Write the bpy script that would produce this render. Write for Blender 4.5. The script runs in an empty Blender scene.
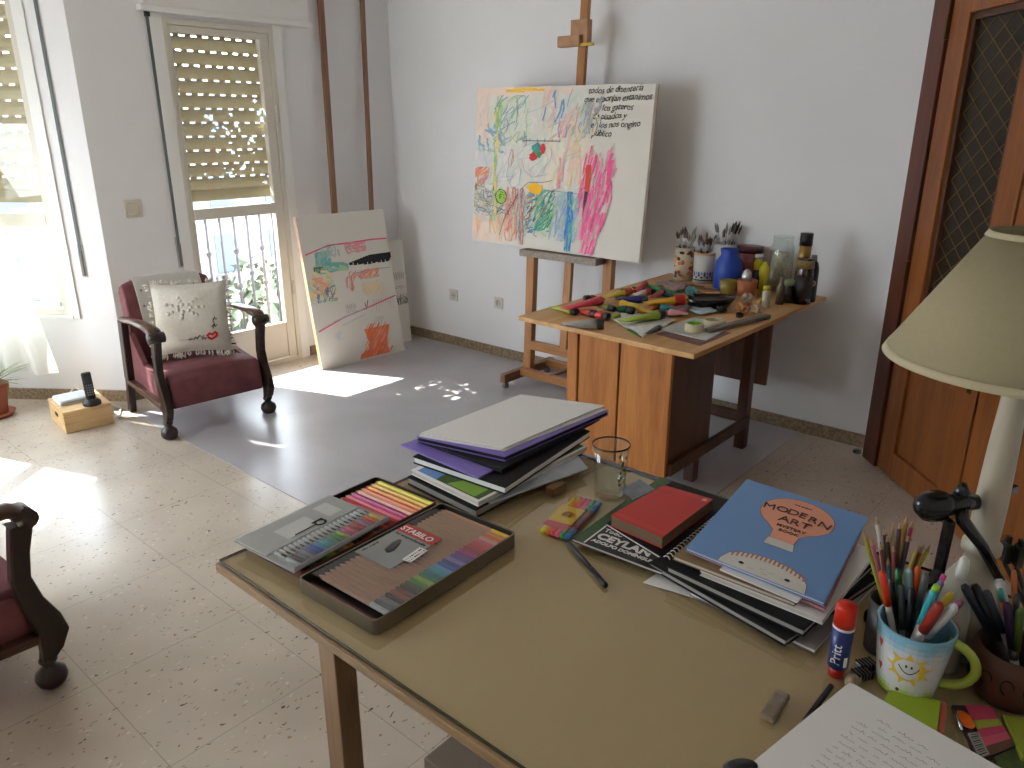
import bpy, bmesh, math, random
from mathutils import Vector, Matrix, Euler
R = random.Random(7)
PI = math.pi
SC = bpy.context.scene
COL = SC.collection

# ------------------------------------------------------------ camera geometry
FOC = 764.0
PITCH = math.atan(259/764.0)
AZ = math.radians(40.9)
CAMZ = 1.68
FH = Vector((math.cos(AZ), math.sin(AZ), 0))
FW = Vector((FH.x*math.cos(PITCH), FH.y*math.cos(PITCH), -math.sin(PITCH)))
RT = Vector((math.sin(AZ), -math.cos(AZ), 0))
UP = RT.cross(FW)
def on(px, py, z):
    """place of a thing seen at px,py that stands at height z"""
    d = FW*FOC + RT*(px-512) + UP*(384-py)
    t = (z-CAMZ)/d.z
    return Vector((d.x*t, d.y*t, z))
def onX(px, py, X):
    d = FW*FOC + RT*(px-512) + UP*(384-py); t = X/d.x
    return Vector((X, d.y*t, CAMZ+d.z*t))
def onY(px, py, Y):
    d = FW*FOC + RT*(px-512) + UP*(384-py); t = Y/d.y
    return Vector((d.x*t, Y, CAMZ+d.z*t))
def onPl(px, py, P, dr):
    d = FW*FOC + RT*(px-512) + UP*(384-py)
    n = (-dr[1], dr[0])
    t = (P[0]*n[0]+P[1]*n[1])/(d.x*n[0]+d.y*n[1])
    return Vector((d.x*t, d.y*t, CAMZ+d.z*t))

# ------------------------------------------------------------ materials
def s2l(c):
    return tuple(((v/12.92) if v <= .04045 else ((v+.055)/1.055)**2.4) for v in c)
def rgb(r, g, b):
    return s2l((r/255, g/255, b/255))
MATS = {}
def mat(name, col, rough=.6, metal=0, spec=.5, noise=0, nscale=20, stretch=(1,1,1), bump=0, trans=0, coat=0):
    if name in MATS: return MATS[name]
    m = bpy.data.materials.new(name); m.use_nodes = True
    nt = m.node_tree; b = nt.nodes['Principled BSDF']
    b.inputs['Base Color'].default_value = (*col, 1)
    b.inputs['Roughness'].default_value = rough
    b.inputs['Metallic'].default_value = metal
    b.inputs['Specular IOR Level'].default_value = spec
    b.inputs['Coat Weight'].default_value = coat
    b.inputs['Coat Roughness'].default_value = .08
    if noise or bump:
        tc = nt.nodes.new('ShaderNodeTexCoord'); mp = nt.nodes.new('ShaderNodeMapping')
        mp.inputs['Scale'].default_value = stretch
        nz = nt.nodes.new('ShaderNodeTexNoise'); nz.inputs['Scale'].default_value = nscale
        nz.inputs['Detail'].default_value = 5
        nt.links.new(tc.outputs['Object'], mp.inputs[0]); nt.links.new(mp.outputs[0], nz.inputs['Vector'])
        if noise:
            cr = nt.nodes.new('ShaderNodeValToRGB')
            cr.color_ramp.elements[0].position = .3; cr.color_ramp.elements[1].position = .7
            cr.color_ramp.elements[0].color = (*[max(0, v*(1-noise)) for v in col], 1)
            cr.color_ramp.elements[1].color = (*[min(1, v*(1+noise*.7)) for v in col], 1)
            nt.links.new(nz.outputs[0], cr.inputs[0]); nt.links.new(cr.outputs[0], b.inputs['Base Color'])
        if bump:
            bp = nt.nodes.new('ShaderNodeBump'); bp.inputs['Strength'].default_value = bump; bp.inputs['Distance'].default_value = .004
            nt.links.new(nz.outputs[0], bp.inputs['Height']); nt.links.new(bp.outputs[0], b.inputs['Normal'])
    if trans:
        out = nt.nodes['Material Output']
        mx = nt.nodes.new('ShaderNodeMixShader'); mx.inputs[0].default_value = trans
        tr = nt.nodes.new('ShaderNodeBsdfTranslucent'); tr.inputs[0].default_value = (*col, 1)
        nt.links.new(b.outputs[0], mx.inputs[1]); nt.links.new(tr.outputs[0], mx.inputs[2]); nt.links.new(mx.outputs[0], out.inputs[0])
    MATS[name] = m
    return m
def glassmat(name, tint=(1,1,1), refl=.12, rough=.02):
    if name in MATS: return MATS[name]
    m = bpy.data.materials.new(name); m.use_nodes = True
    nt = m.node_tree; nt.nodes.remove(nt.nodes['Principled BSDF'])
    out = nt.nodes['Material Output']
    tr = nt.nodes.new('ShaderNodeBsdfTransparent'); tr.inputs[0].default_value = (*tint, 1)
    gl = nt.nodes.new('ShaderNodeBsdfGlossy'); gl.inputs['Roughness'].default_value = rough
    lw = nt.nodes.new('ShaderNodeFresnel'); lw.inputs[0].default_value = 1.5
    ge = nt.nodes.new('ShaderNodeNewGeometry'); iv = nt.nodes.new('ShaderNodeMath'); iv.operation = 'SUBTRACT'; iv.inputs[0].default_value = 1
    mu = nt.nodes.new('ShaderNodeMath'); mu.operation = 'MULTIPLY_ADD'; mu.inputs[1].default_value = 1.3; mu.inputs[2].default_value = refl*.1
    m2 = nt.nodes.new('ShaderNodeMath'); m2.operation = 'MULTIPLY'; m2.use_clamp = True
    mx = nt.nodes.new('ShaderNodeMixShader')
    nt.links.new(ge.outputs['Backfacing'], iv.inputs[1]); nt.links.new(lw.outputs[0], mu.inputs[0]); nt.links.new(mu.outputs[0], m2.inputs[0]); nt.links.new(iv.outputs[0], m2.inputs[1])
    nt.links.new(m2.outputs[0], mx.inputs[0])
    nt.links.new(tr.outputs[0], mx.inputs[1]); nt.links.new(gl.outputs[0], mx.inputs[2]); nt.links.new(mx.outputs[0], out.inputs[0])
    MATS[name] = m
    return m
def attrmat(name, rough=.6, coat=0):
    """colour comes from the 'Col' attribute of the mesh (paint and print)"""
    if name in MATS: return MATS[name]
    m = mat(name, (1,1,1), rough, coat=coat); nt = m.node_tree
    a = nt.nodes.new('ShaderNodeVertexColor'); a.layer_name = 'Col'
    nt.links.new(a.outputs[0], nt.nodes['Principled BSDF'].inputs['Base Color'])
    return m
def woodmat(name, c1, c2, axis='Z', scale=7, rough=.42):
    if name in MATS: return MATS[name]
    m = bpy.data.materials.new(name); m.use_nodes = True
    nt = m.node_tree; b = nt.nodes['Principled BSDF']; b.inputs['Roughness'].default_value = rough
    tc = nt.nodes.new('ShaderNodeTexCoord'); mp = nt.nodes.new('ShaderNodeMapping')
    mp.inputs['Scale'].default_value = {'X': (.09,1,1), 'Y': (1,.09,1), 'Z': (1,1,.09)}[axis]
    nz = nt.nodes.new('ShaderNodeTexNoise'); nz.inputs['Scale'].default_value = scale*3; nz.inputs['Detail'].default_value = 7; nz.inputs['Distortion'].default_value = .6
    n2 = nt.nodes.new('ShaderNodeTexNoise'); n2.inputs['Scale'].default_value = scale*22; n2.inputs['Detail'].default_value = 3
    ad = nt.nodes.new('ShaderNodeMath'); ad.operation = 'MULTIPLY_ADD'; ad.inputs[1].default_value = .35
    nt.links.new(tc.outputs['Object'], mp.inputs[0]); nt.links.new(mp.outputs[0], nz.inputs['Vector']); nt.links.new(mp.outputs[0], n2.inputs['Vector'])
    nt.links.new(n2.outputs[0], ad.inputs[0]); nt.links.new(nz.outputs[0], ad.inputs[2])
    cr = nt.nodes.new('ShaderNodeValToRGB'); cr.color_ramp.elements[0].position = .5; cr.color_ramp.elements[1].position = .82
    cr.color_ramp.elements[0].color = (*c1, 1); cr.color_ramp.elements[1].color = (*c2, 1)
    nt.links.new(ad.outputs[0], cr.inputs[0]); nt.links.new(cr.outputs[0], b.inputs['Base Color'])
    MATS[name] = m
    return m

# ------------------------------------------------------------ mesh helper
class MB:
    def __init__(s): s.v = []; s.f = []; s.mi = []; s.c = []; s.sm = []
    def add(s, vs, fs, mi=0, col=None, smooth=False, M=None):
        o = len(s.v)
        for p in vs:
            p = Vector(p)
            if M is not None: p = M @ p
            s.v.append(p)
        for f in fs:
            s.f.append([i+o for i in f]); s.mi.append(mi); s.c.append(col or (1,1,1)); s.sm.append(smooth)
        return s
    def box(s, x0, x1, y0, y1, z0, z1, **k):
        vs = [(x0,y0,z0),(x1,y0,z0),(x1,y1,z0),(x0,y1,z0),(x0,y0,z1),(x1,y0,z1),(x1,y1,z1),(x0,y1,z1)]
        return s.add(vs, [(3,2,1,0),(4,5,6,7),(0,1,5,4),(1,2,6,5),(2,3,7,6),(3,0,4,7)], **k)
    def prism(s, poly, z0, z1, **k):
        n = len(poly)
        if sum(poly[i][0]*poly[(i+1)%n][1]-poly[(i+1)%n][0]*poly[i][1] for i in range(n)) < 0: poly = poly[::-1]
        vs = [(p[0],p[1],z0) for p in poly]+[(p[0],p[1],z1) for p in poly]
        fs = [tuple(range(n-1,-1,-1)), tuple(range(n,2*n))]+[(i,(i+1)%n,n+(i+1)%n,n+i) for i in range(n)]
        return s.add(vs, fs, **k)
    def lathe(s, prof, n=24, c=(0,0), smooth=True, **k):
        vs = []; fs = []
        for r, z in prof:
            for i in range(n):
                a = 2*PI*i/n; vs.append((c[0]+r*math.cos(a), c[1]+r*math.sin(a), z))
        for j in range(len(prof)-1):
            for i in range(n):
                i2 = (i+1) % n; fs.append((j*n+i, j*n+i2, (j+1)*n+i2, (j+1)*n+i))
        return s.add(vs, fs, smooth=smooth, **k)
    def tube(s, pts, rad, n=8, caps=True, flat=1.0, **k):
        pts = [Vector(p) for p in pts]
        if not isinstance(rad, (list, tuple)): rad = [rad]*len(pts)
        vs = []; fs = []; up = None
        for i, p in enumerate(pts):
            t = (pts[min(i+1,len(pts)-1)]-pts[max(i-1,0)]).normalized()
            if up is None:
                up = Vector((0,0,1)) if abs(t.z) < .95 else Vector((1,0,0))
            a = t.cross(up).normalized(); b = a.cross(t).normalized(); up = b
            for j in range(n):
                th = 2*PI*j/n; vs.append(p+a*math.cos(th)*rad[i]+b*math.sin(th)*rad[i]*flat)
        for i in range(len(pts)-1):
            for j in range(n):
                j2 = (j+1) % n; fs.append((i*n+j, i*n+j2, (i+1)*n+j2, (i+1)*n+j))
        if caps:
            fs.append(tuple(range(n-1,-1,-1))); fs.append(tuple((len(pts)-1)*n+j for j in range(n)))
        k.setdefault('smooth', True)
        return s.add(vs, fs, **k)
    def bar(s, p0, p1, w, h, up=(0,0,1), **k):
        p0 = Vector(p0); p1 = Vector(p1); t = (p1-p0).normalized(); u = Vector(up)
        a = t.cross(u)
        if a.length < 1e-4: a = t.cross(Vector((0,1,0)))
        a.normalize(); b = a.cross(t).normalized()
        vs = [p+a*sx*w/2+b*sy*h/2 for p in (p0, p1) for sx, sy in ((-1,-1),(1,-1),(1,1),(-1,1))]
        return s.add(vs, [(3,2,1,0),(4,5,6,7),(0,1,5,4),(1,2,6,5),(2,3,7,6),(3,0,4,7)], **k)
    def strip(s, pts, w, nrm, **k):
        """flat ribbon along pts lying in the plane with normal nrm"""
        pts = [Vector(p) for p in pts]; nrm = Vector(nrm); vs = []; fs = []
        for i, p in enumerate(pts):
            t = (pts[min(i+1,len(pts)-1)]-pts[max(i-1,0)])
            a = t.cross(nrm)
            if a.length < 1e-9: a = Vector((1,0,0))
            a.normalize(); ww = w[i] if isinstance(w, (list,tuple)) else w
            vs += [p+a*ww/2, p-a*ww/2]
        for i in range(len(pts)-1): fs.append((2*i, 2*i+1, 2*i+3, 2*i+2))
        return s.add(vs, fs, **k)
    def obj(s, name, mats, parent=None, loc=(0,0,0), rot=(0,0,0), bevel=0, sub=0, solid=0, seg=2):
        me = bpy.data.meshes.new(name)
        me.from_pydata([tuple(v) for v in s.v], [], s.f)
        if not isinstance(mats, (list, tuple)): mats = [mats]
        for m in mats: me.materials.append(m)
        me.polygons.foreach_set('material_index', s.mi)
        me.polygons.foreach_set('use_smooth', s.sm)
        ca = me.color_attributes.new('Col', 'FLOAT_COLOR', 'CORNER')
        buf = []
        for p, c in zip(me.polygons, s.c): buf += [c[0], c[1], c[2], 1]*p.loop_total
        ca.data.foreach_set('color', buf)
        me.update()
        o = bpy.data.objects.new(name, me); COL.objects.link(o)
        o.location = loc; o.rotation_euler = rot
        if parent: o.parent = parent
        if solid:
            q = o.modifiers.new('solid', 'SOLIDIFY'); q.thickness = solid; q.offset = 0
        if bevel:
            q = o.modifiers.new('bevel', 'BEVEL'); q.width = bevel; q.segments = seg; q.limit_method = 'ANGLE'; q.angle_limit = .6
        if sub:
            q = o.modifiers.new('sub', 'SUBSURF'); q.levels = sub; q.render_levels = sub
        return o
def thing(name, label, cat, loc=(0,0,0), rz=0, group=None, rot=None):
    o = bpy.data.objects.new(name, None); COL.objects.link(o); o.empty_display_size = .05
    o.location = loc; o.rotation_euler = rot or (0,0,rz)
    return tag(o, label, cat, group)
def tag(o, label, cat, group=None):
    o['label'] = label; o['category'] = cat
    if group: o['group'] = group
    return o
def struct(o, kind='structure'):
    o['kind'] = kind; return o
def text(s, size, material, parent, M, name='lettering', shear=0, spacing=1, ext=.0003, bold=0, align='LEFT', jit=0):
    cu = bpy.data.curves.new('t', 'FONT'); cu.body = s; cu.size = size; cu.shear = shear; cu.space_character = spacing
    cu.extrude = ext; cu.offset = bold; cu.align_x = align; cu.resolution_u = 3
    ob = bpy.data.objects.new('t', cu); COL.objects.link(ob)
    bpy.context.view_layer.update()
    dg = bpy.context.evaluated_depsgraph_get()
    me = bpy.data.meshes.new_from_object(ob.evaluated_get(dg)); bpy.data.objects.remove(ob); bpy.data.curves.remove(cu)
    if jit:
        for v in me.vertices: v.co.y += jit*math.sin(v.co.x/size*2.1); v.co.x += jit*.6*math.sin(v.co.y/size*9+v.co.x/size*3)
    me.transform(M); me.materials.clear(); me.materials.append(material); me.name = name
    o = bpy.data.objects.new(name, me); COL.objects.link(o); o.parent = parent
    return o
def frame(o, x, y):
    """matrix from an origin and two in-plane axes"""
    x = Vector(x).normalized(); y = Vector(y); y = (y-x*y.dot(x)).normalized(); z = x.cross(y)
    return Matrix((( x.x,y.x,z.x,o[0]),(x.y,y.y,z.y,o[1]),(x.z,y.z,z.z,o[2]),(0,0,0,1)))
WORLD = 10.0; SUN = 30.0; EXPO = 0.42
# ============================================================ SETTING
WA = 4.19; WB = 4.87; CEIL = 2.8
P0 = Vector((1.885, 4.87, 0)); dC = Vector((-.6, .8, 0))
nC = Vector((-.8, -.6, 0))                       # into the room
SRC = Vector((.735, 5.322, 0)); dF = Vector((.737, .676, 0)).normalized()
# corner of wall C and wall F
def isect(p, d, q, e):
    det = d.x*(-e.y)-d.y*(-e.x); b = q-p
    k = (b.x*(-e.y)-b.y*(-e.x))/det
    return p+d*k
CF = isect(SRC, dF, P0, dC)
G0 = Vector((4.10, 1.0, 0)); dG = Vector((-.737, -.676, 0)).normalized()
GE = G0+dG*2.9
white = mat('white_wall_paint', rgb(222,222,222), .75, noise=.02, nscale=3)
ceilm = mat('ceiling_paint', rgb(228,227,224), .8)
granite = mat('granite_skirting', rgb(142,124,98), .4, noise=.45, nscale=60)

# floor material : terrazzo tiles
def floor_material(name, base, chips, amount, rough, tile=.5, seam=True):
    m = bpy.data.materials.new(name); m.use_nodes = True
    nt = m.node_tree; N = nt.nodes; Lk = nt.links; b = N['Principled BSDF']
    tc = N.new('ShaderNodeTexCoord')
    def ramp(src, p0, p1, c0, c1):
        r = N.new('ShaderNodeValToRGB'); r.color_ramp.elements[0].position = p0; r.color_ramp.elements[1].position = p1
        r.color_ramp.elements[0].color = c0; r.color_ramp.elements[1].color = c1
        Lk.new(src, r.inputs[0]); return r.outputs[0]
    def mix(f, a, c):
        x = N.new('ShaderNodeMix'); x.data_type = 'RGBA'; Lk.new(f, x.inputs['Factor'])
        for s, v in ((6, a), (7, c)):
            if isinstance(v, tuple): x.inputs[s].default_value = (*v, 1)
            else: Lk.new(v, x.inputs[s])
        return x.outputs[2]
    big = N.new('ShaderNodeTexNoise'); big.inputs['Scale'].default_value = 3; Lk.new(tc.outputs['Object'], big.inputs['Vector'])
    cur = mix(ramp(big.outputs[0], .35, .65, (0,0,0,1), (1,1,1,1)), tuple(v*.93 for v in base), tuple(min(1, v*1.05) for v in base))
    for i, (sc, rot, th, c) in enumerate(chips):
        mp = N.new('ShaderNodeMapping'); mp.inputs['Rotation'].default_value = (0,0,rot); mp.inputs['Scale'].default_value = (1,2.2,1)
        mp.inputs['Location'].default_value = (i*3.1, i*1.7, 0)
        nz0 = N.new('ShaderNodeTexNoise'); nz0.inputs['Scale'].default_value = 18; 
        av = N.new('ShaderNodeVectorMath'); av.operation = 'MULTIPLY_ADD'; av.inputs[1].default_value = (.05,.05,0)
        Lk.new(tc.outputs['Object'], nz0.inputs['Vector']); Lk.new(nz0.outputs['Color'], av.inputs[0]); Lk.new(tc.outputs['Object'], av.inputs[2])
        Lk.new(av.outputs[0], mp.inputs[0])
        vo = N.new('ShaderNodeTexVoronoi'); vo.inputs['Scale'].default_value = sc; vo.inputs['Randomness'].default_value = 1
        Lk.new(mp.outputs[0], vo.inputs['Vector'])
        se = N.new('ShaderNodeSeparateColor'); Lk.new(vo.outputs['Color'], se.inputs[0])
        a = N.new('ShaderNodeMath'); a.operation = 'LESS_THAN'; a.inputs[1].default_value = th[0]; Lk.new(vo.outputs['Distance'], a.inputs[0])
        d = N.new('ShaderNodeMath'); d.operation = 'LESS_THAN'; d.inputs[1].default_value = th[1]; Lk.new(se.outputs[0], d.inputs[0])
        mu = N.new('ShaderNodeMath'); mu.operation = 'MULTIPLY'; Lk.new(a.outputs[0], mu.inputs[0]); Lk.new(d.outputs[0], mu.inputs[1])
        m2 = N.new('ShaderNodeMath'); m2.operation = 'MULTIPLY'; m2.inputs[1].default_value = amount; Lk.new(mu.outputs[0], m2.inputs[0])
        cur = mix(m2.outputs[0], cur, c)
    if seam:
        sx = N.new('ShaderNodeSeparateXYZ'); Lk.new(tc.outputs['Object'], sx.inputs[0])
        fs = []
        for ax, off in ((0, .635), (1, .3)):
            s1 = N.new('ShaderNodeMath'); s1.operation = 'SUBTRACT'; s1.inputs[1].default_value = off-tile*20; Lk.new(sx.outputs[ax], s1.inputs[0])
            s2 = N.new('ShaderNodeMath'); s2.operation = 'MODULO'; s2.inputs[1].default_value = tile; Lk.new(s1.outputs[0], s2.inputs[0])
            s3 = N.new('ShaderNodeMath'); s3.operation = 'LESS_THAN'; s3.inputs[1].default_value = .003; Lk.new(s2.outputs[0], s3.inputs[0])
            fs.append(s3.outputs[0])
        mm = N.new('ShaderNodeMath'); mm.operation = 'MAXIMUM'; Lk.new(fs[0], mm.inputs[0]); Lk.new(fs[1], mm.inputs[1])
        m3 = N.new('ShaderNodeMath'); m3.operation = 'MULTIPLY'; m3.inputs[1].default_value = .55; Lk.new(mm.outputs[0], m3.inputs[0])
        cur = mix(m3.outputs[0], cur, tuple(v*.45 for v in base))
    Lk.new(cur, b.inputs['Base Color']); b.inputs['Roughness'].default_value = rough
    return m
chips = [(24, .5, (.14,.30), rgb(116,80,64)), (18, 1.9, (.12,.34), rgb(88,72,66)), (30, 1.1, (.17,.45), rgb(160,124,100)), (26, 2.6, (.2,.3), rgb(208,196,180)), (13, .9, (.09,.42), rgb(78,58,48))]
floorm = floor_material('terrazzo', rgb(190,178,163), chips, .85, .24)
matm = floor_material('grey_vinyl', rgb(170,166,169), [(50,.4,(.2,.3),rgb(122,112,110)), (30,1.4,(.18,.3),rgb(175,170,170))], .5, .3, seam=False)

poly = [(GE.x,GE.y), (G0.x,G0.y), (WA,1.0), (WA,WB), (P0.x,P0.y), (CF.x,CF.y)]
WF_END = CF-dF*4.6
poly += [(WF_END.x, WF_END.y), (WF_END.x, -1.3), (GE.x, -1.3)]
b = MB(); b.prism(poly, -.1, 0); struct(b.obj('floor', floorm))
b = MB(); b.prism(poly, CEIL, CEIL+.1); struct(b.obj('ceiling', ceilm))

def wall(name, p, q, th, openings=(), side=1, z1=None):
    """wall from p to q, room on its left (side=1 => thickness to the right)"""
    p = Vector(p).to_3d(); q = Vector(q).to_3d(); d = (q-p); Ln = d.length; d.normalize()
    n = Vector((d.y, -d.x, 0))*side
    M = Matrix(((d.x,n.x,0,p.x),(d.y,n.y,0,p.y),(0,0,1,0),(0,0,0,1)))
    b = MB(); z1 = z1 or CEIL
    xs = sorted({0, Ln, *[o[0] for o in openings], *[o[1] for o in openings]})
    for a, c in zip(xs[:-1], xs[1:]):
        hit = [o for o in openings if o[0] <= a+1e-6 and o[1] >= c-1e-6]
        if not hit: b.box(a, c, 0, th, 0, z1, M=M)
        else:
            o = hit[0]
            if o[2] > 0: b.box(a, c, 0, th, 0, o[2], M=M)
            if o[3] < z1: b.box(a, c, 0, th, o[3], z1, M=M)
    return struct(b.obj(name, white)), M
# door opening in wall B : X 2.42..3.17 , z 0..2.30
DX0, DX1, DZ1 = 2.42, 3.17, 2.29
wall('wall_back', (WA+.12, WB), (P0.x, P0.y), .16, [(WA+.12-DX1, WA+.12-DX0, 0, DZ1)], side=1)
# wall C : window u 0.30..1.15
WCU0, WCU1 = .30, 1.20; WCZ0, WCZ1 = .56, 2.55
wall('wall_back_left', P0, CF, .16, [(WCU0, WCU1, WCZ0, WCZ1)], side=1)
# wall F : window right jamb so that its patch reaches the tip seen on the floor
uF = (CF-SRC).length-.05
wall('wall_left', CF, WF_END, .12, [(uF, uF+.56, .35, 1.69), (uF+1.5, uF+3.1, .9, 2.3)], side=1)
wall('wall_right', (WA, .9), (WA, WB), .12, side=1)
wall('wall_front_left', (WF_END.x, WF_END.y), (WF_END.x, -1.3), .12, side=1)
wall('wall_front', (WF_END.x, -1.3), (GE.x, -1.3), .12, side=1)
wall('wall_front_right', (GE.x, -1.3), (GE.x, GE.y), .12, side=1)
wall('wall_door', (GE.x, GE.y), (G0.x, G0.y), .12, side=1)
# granite skirting
def skirt(name, p, q, h=.075, t=.014):
    p = Vector(p).to_3d(); q = Vector(q).to_3d(); d = (q-p); Ln = d.length; d.normalize(); n = Vector((-d.y, d.x, 0))
    M = Matrix(((d.x,n.x,0,p.x),(d.y,n.y,0,p.y),(0,0,1,0),(0,0,0,1)))
    b = MB(); b.box(0, Ln, .0005, t, 0, h, M=M); return struct(b.obj(name, granite, bevel=.002))
skirt('baseboard_right', (WA, 1.03), (WA, WB))
skirt('baseboard_back', (WA, WB), (3.25, WB))
skirt('baseboard_back_left', (2.38, WB), (P0.x, P0.y))
skirt('baseboard_left', P0, CF)

# lower transom lets the sun patch of wall F fall in two bands
frame_w = mat('cream_window_enamel', rgb(205,200,186), .4)
def bars(name, lst, m, parent=None, bevel=.003):
    b = MB()
    for x in lst: b.box(*x)
    return b.obj(name, m, parent, bevel=bevel)
def wall_frame(o, d, n):
    d = Vector(d); n = Vector(n)
    return Matrix(((d.x,n.x,0,o[0]),(d.y,n.y,0,o[1]),(0,0,1,0),(0,0,0,1)))
glass = glassmat('window_glass', (.98,.99,.99), .06)
slatm = mat('roller_shutter_slats', rgb(170,158,126), .5, trans=.02)
blackm = mat('black_plastic', (.012,.012,.013), .35)

def shutter(width, z0, z1, M, parent, seed, nholes, cell=.0115, centre=(.55,.42), rough_rows=.086):
    """roller shutter: a sheet of small cells; slits between slats and broken spots are missing cells"""
    r = random.Random(seed); b = MB()
    nx = int(width/cell); cw = width/nx
    pitch = rough_rows; nrow = int(round((z1-z0-.075)/pitch))
    holes = []
    for i in range(nholes):
        rr = r.choice([.006,.008,.010,.013,.018])
        holes.append((width*(centre[0]+r.gauss(0,.17)), z0+(z1-z0)*(centre[1]+r.gauss(0,.14)), rr))
    for s in range(int(nholes*.8)):
        holes.append((width*(.6+r.gauss(0,.2)), z0+.09+r.random()*.22, r.choice([.004,.006,.008])))
    def hole(x, z):
        return any((x-hx)**2+((z-hz)*1.1)**2 < hr*hr for hx, hz, hr in holes)
    # bottom rail
    b.box(0, width, -.008, .008, z0, z0+.07, M=M)
    z = z0+.07
    for row in range(nrow):
        zt = z+pitch
        prof = [(z+.000,.0), (z+.008,-.004), (z+.024,-.008), (z+.044,-.009), (z+.062,-.006), (z+.0735,-.001)]
        sub = []
        for (za, ya), (zb, yb) in zip(prof[:-1], prof[1:]):
            k = max(1, int(round((zb-za)/.009)))
            for q in range(k): sub.append((za+(zb-za)*q/k, ya+(yb-ya)*q/k, za+(zb-za)*(q+1)/k, ya+(yb-ya)*(q+1)/k))
        for za, ya, zb, yb in sub:
            run = None
            for i in range(nx+1):
                h = i == nx or hole((i+.5)*cw, (za+zb)/2)
                if not h and run is None: run = i
                if h and run is not None:
                    x0, x1 = run*cw, i*cw
                    b.add([(x0,ya,za),(x1,ya,za),(x1,yb,zb),(x0,yb,zb)], [(0,1,2,3)], M=M); run = None
        # slit row: webs between slots, with an added outer lip that blocks the sun
        off = (row % 2)*.034
        x = 0
        slot, web = .036, .042
        xx = -off
        while xx < width:
            a, c = max(0, xx), min(width, xx+web)
            if c > a: b.add([(a,-.001,z+.0735),(c,-.001,z+.0735),(c,0,zt),(a,0,zt)], [(0,1,2,3)], M=M)
            xx += web+slot
        b.add([(0,-.001,zt+.001),(width,-.001,zt+.001),(width,.017,zt-.002),(0,.017,zt-.002)], [(0,1,2,3)], M=M)
        z = zt
    if z1 > z: b.add([(0,0,z),(width,0,z),(width,0,z1+.04),(0,0,z1+.04)], [(0,1,2,3)], M=M)
    o = b.obj('roller_shutter', slatm, parent); return o

# ---------------- balcony door (wall B)
D1 = thing('door_1', 'x', 'door', (0,0,0)); del D1['label']; del D1['category']; struct(D1)
fy0, fy1 = WB-.012, WB+.045
ZM0, ZM1 = 1.09, 1.16
bars('door_frame', [(DX0,DX0+.022,fy0,fy1,0,DZ1),(DX1-.035,DX1,fy0,fy1,0,DZ1),(DX0+.022,DX1-.035,fy0,fy1,DZ1-.035,DZ1),(DX0+.022,DX1-.035,fy0,fy1+.03,0,.03)], frame_w, D1)
bars('door_leaf', [(DX0+.024,DX0+.048,fy0+.006,fy1-.006,.035,DZ1-.037),(DX1-.105,DX1-.037,fy0+.006,fy1-.006,.035,DZ1-.037),
     (DX0+.048,DX1-.105,fy0+.006,fy1-.006,DZ1-.075,DZ1-.037),(DX0+.048,DX1-.105,fy0+.006,fy1-.006,ZM0,ZM1),(DX0+.048,DX1-.105,fy0+.012,fy1-.012,.035,.30)], frame_w, D1)
bars('pane', [(DX0+.046,DX1-.10,WB+.010,WB+.014,.30,ZM0),(DX0+.046,DX1-.10,WB+.010,WB+.014,ZM1,DZ1-.074)], glass, D1, bevel=0)
hb = MB()
for z in (1.75,): hb.tube([(DX1-.03,fy0-.012,z-.05),(DX1-.03,fy0-.012,z+.05)], .008)
hb.tube([(DX1-.03,fy0-.012,.5),(DX1-.03,fy0-.012,.6)], .008)
hb.obj('hinge', mat('painted_metal', rgb(190,188,180), .4), D1)
# shutter outside of the glass
Msh = wall_frame((DX0+.022, WB+.085, 0), (1,0,0), (0,1,0))
shutter(DX1-DX0-.052, 1.20, 2.25, Msh, D1, 3, 26, centre=(.6,.47))
bars('shutter_rail', [(DX0,DX0+.021,WB+.06,WB+.11,0,DZ1),(DX1-.03,DX1,WB+.06,WB+.11,0,DZ1)], frame_w, D1)
arch = mat('white_gloss_trim', rgb(226,226,222), .45)
b = MB(); b.box(DX1, DX1+.065, WB-.012, WB-.0005, 0, DZ1+.02); b.box(DX0-.075, DX0, WB-.012, WB-.0005, 0, DZ1+.02)
struct(b.obj('trim_1', arch, bevel=.002))
b = MB(); b.box(2.30, 3.44, WB-.05, WB-.0005, 2.345, CEIL-.001); b.box(2.28, 3.46, WB-.06, WB-.0005, 2.315, 2.345)
struct(b.obj('trim_2', arch, bevel=.003))

def strap(label, o, d, n, ztop, zbot, lean=0.0):
    t = thing('shutter_strap', label, 'shutter strap', (0,0,0))
    M = wall_frame(o, d, n)
    b = MB(); b.box(-.009,.009,.006,.009,zbot+.1,ztop, M=M); b.obj('strap_band', mat('grey_strap', rgb(96,104,104), .7), t)
    b = MB(); b.box(-.018,.018,.0005,.005,zbot,zbot+.2, M=M); b.obj('cover_plate', mat('strap_plate', rgb(178,176,168), .45), t, bevel=.002)
    b = MB(); b.box(-.008,.010,.005,.016,zbot+.01,zbot+.16, M=M); b.obj('winder', mat('strap_winder', rgb(110,108,104), .4), t, bevel=.003)
    b = MB(); b.box(-.015,.015,.0005,.02,ztop,ztop+.025, M=M); b.obj('strap_guide', blackm, t, bevel=.002)
    return t
strap('grey shutter pull strap on the wall just left of the balcony door', (2.335, WB, 0), (1,0,0), (0,-1,0), 2.285, .80)
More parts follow.
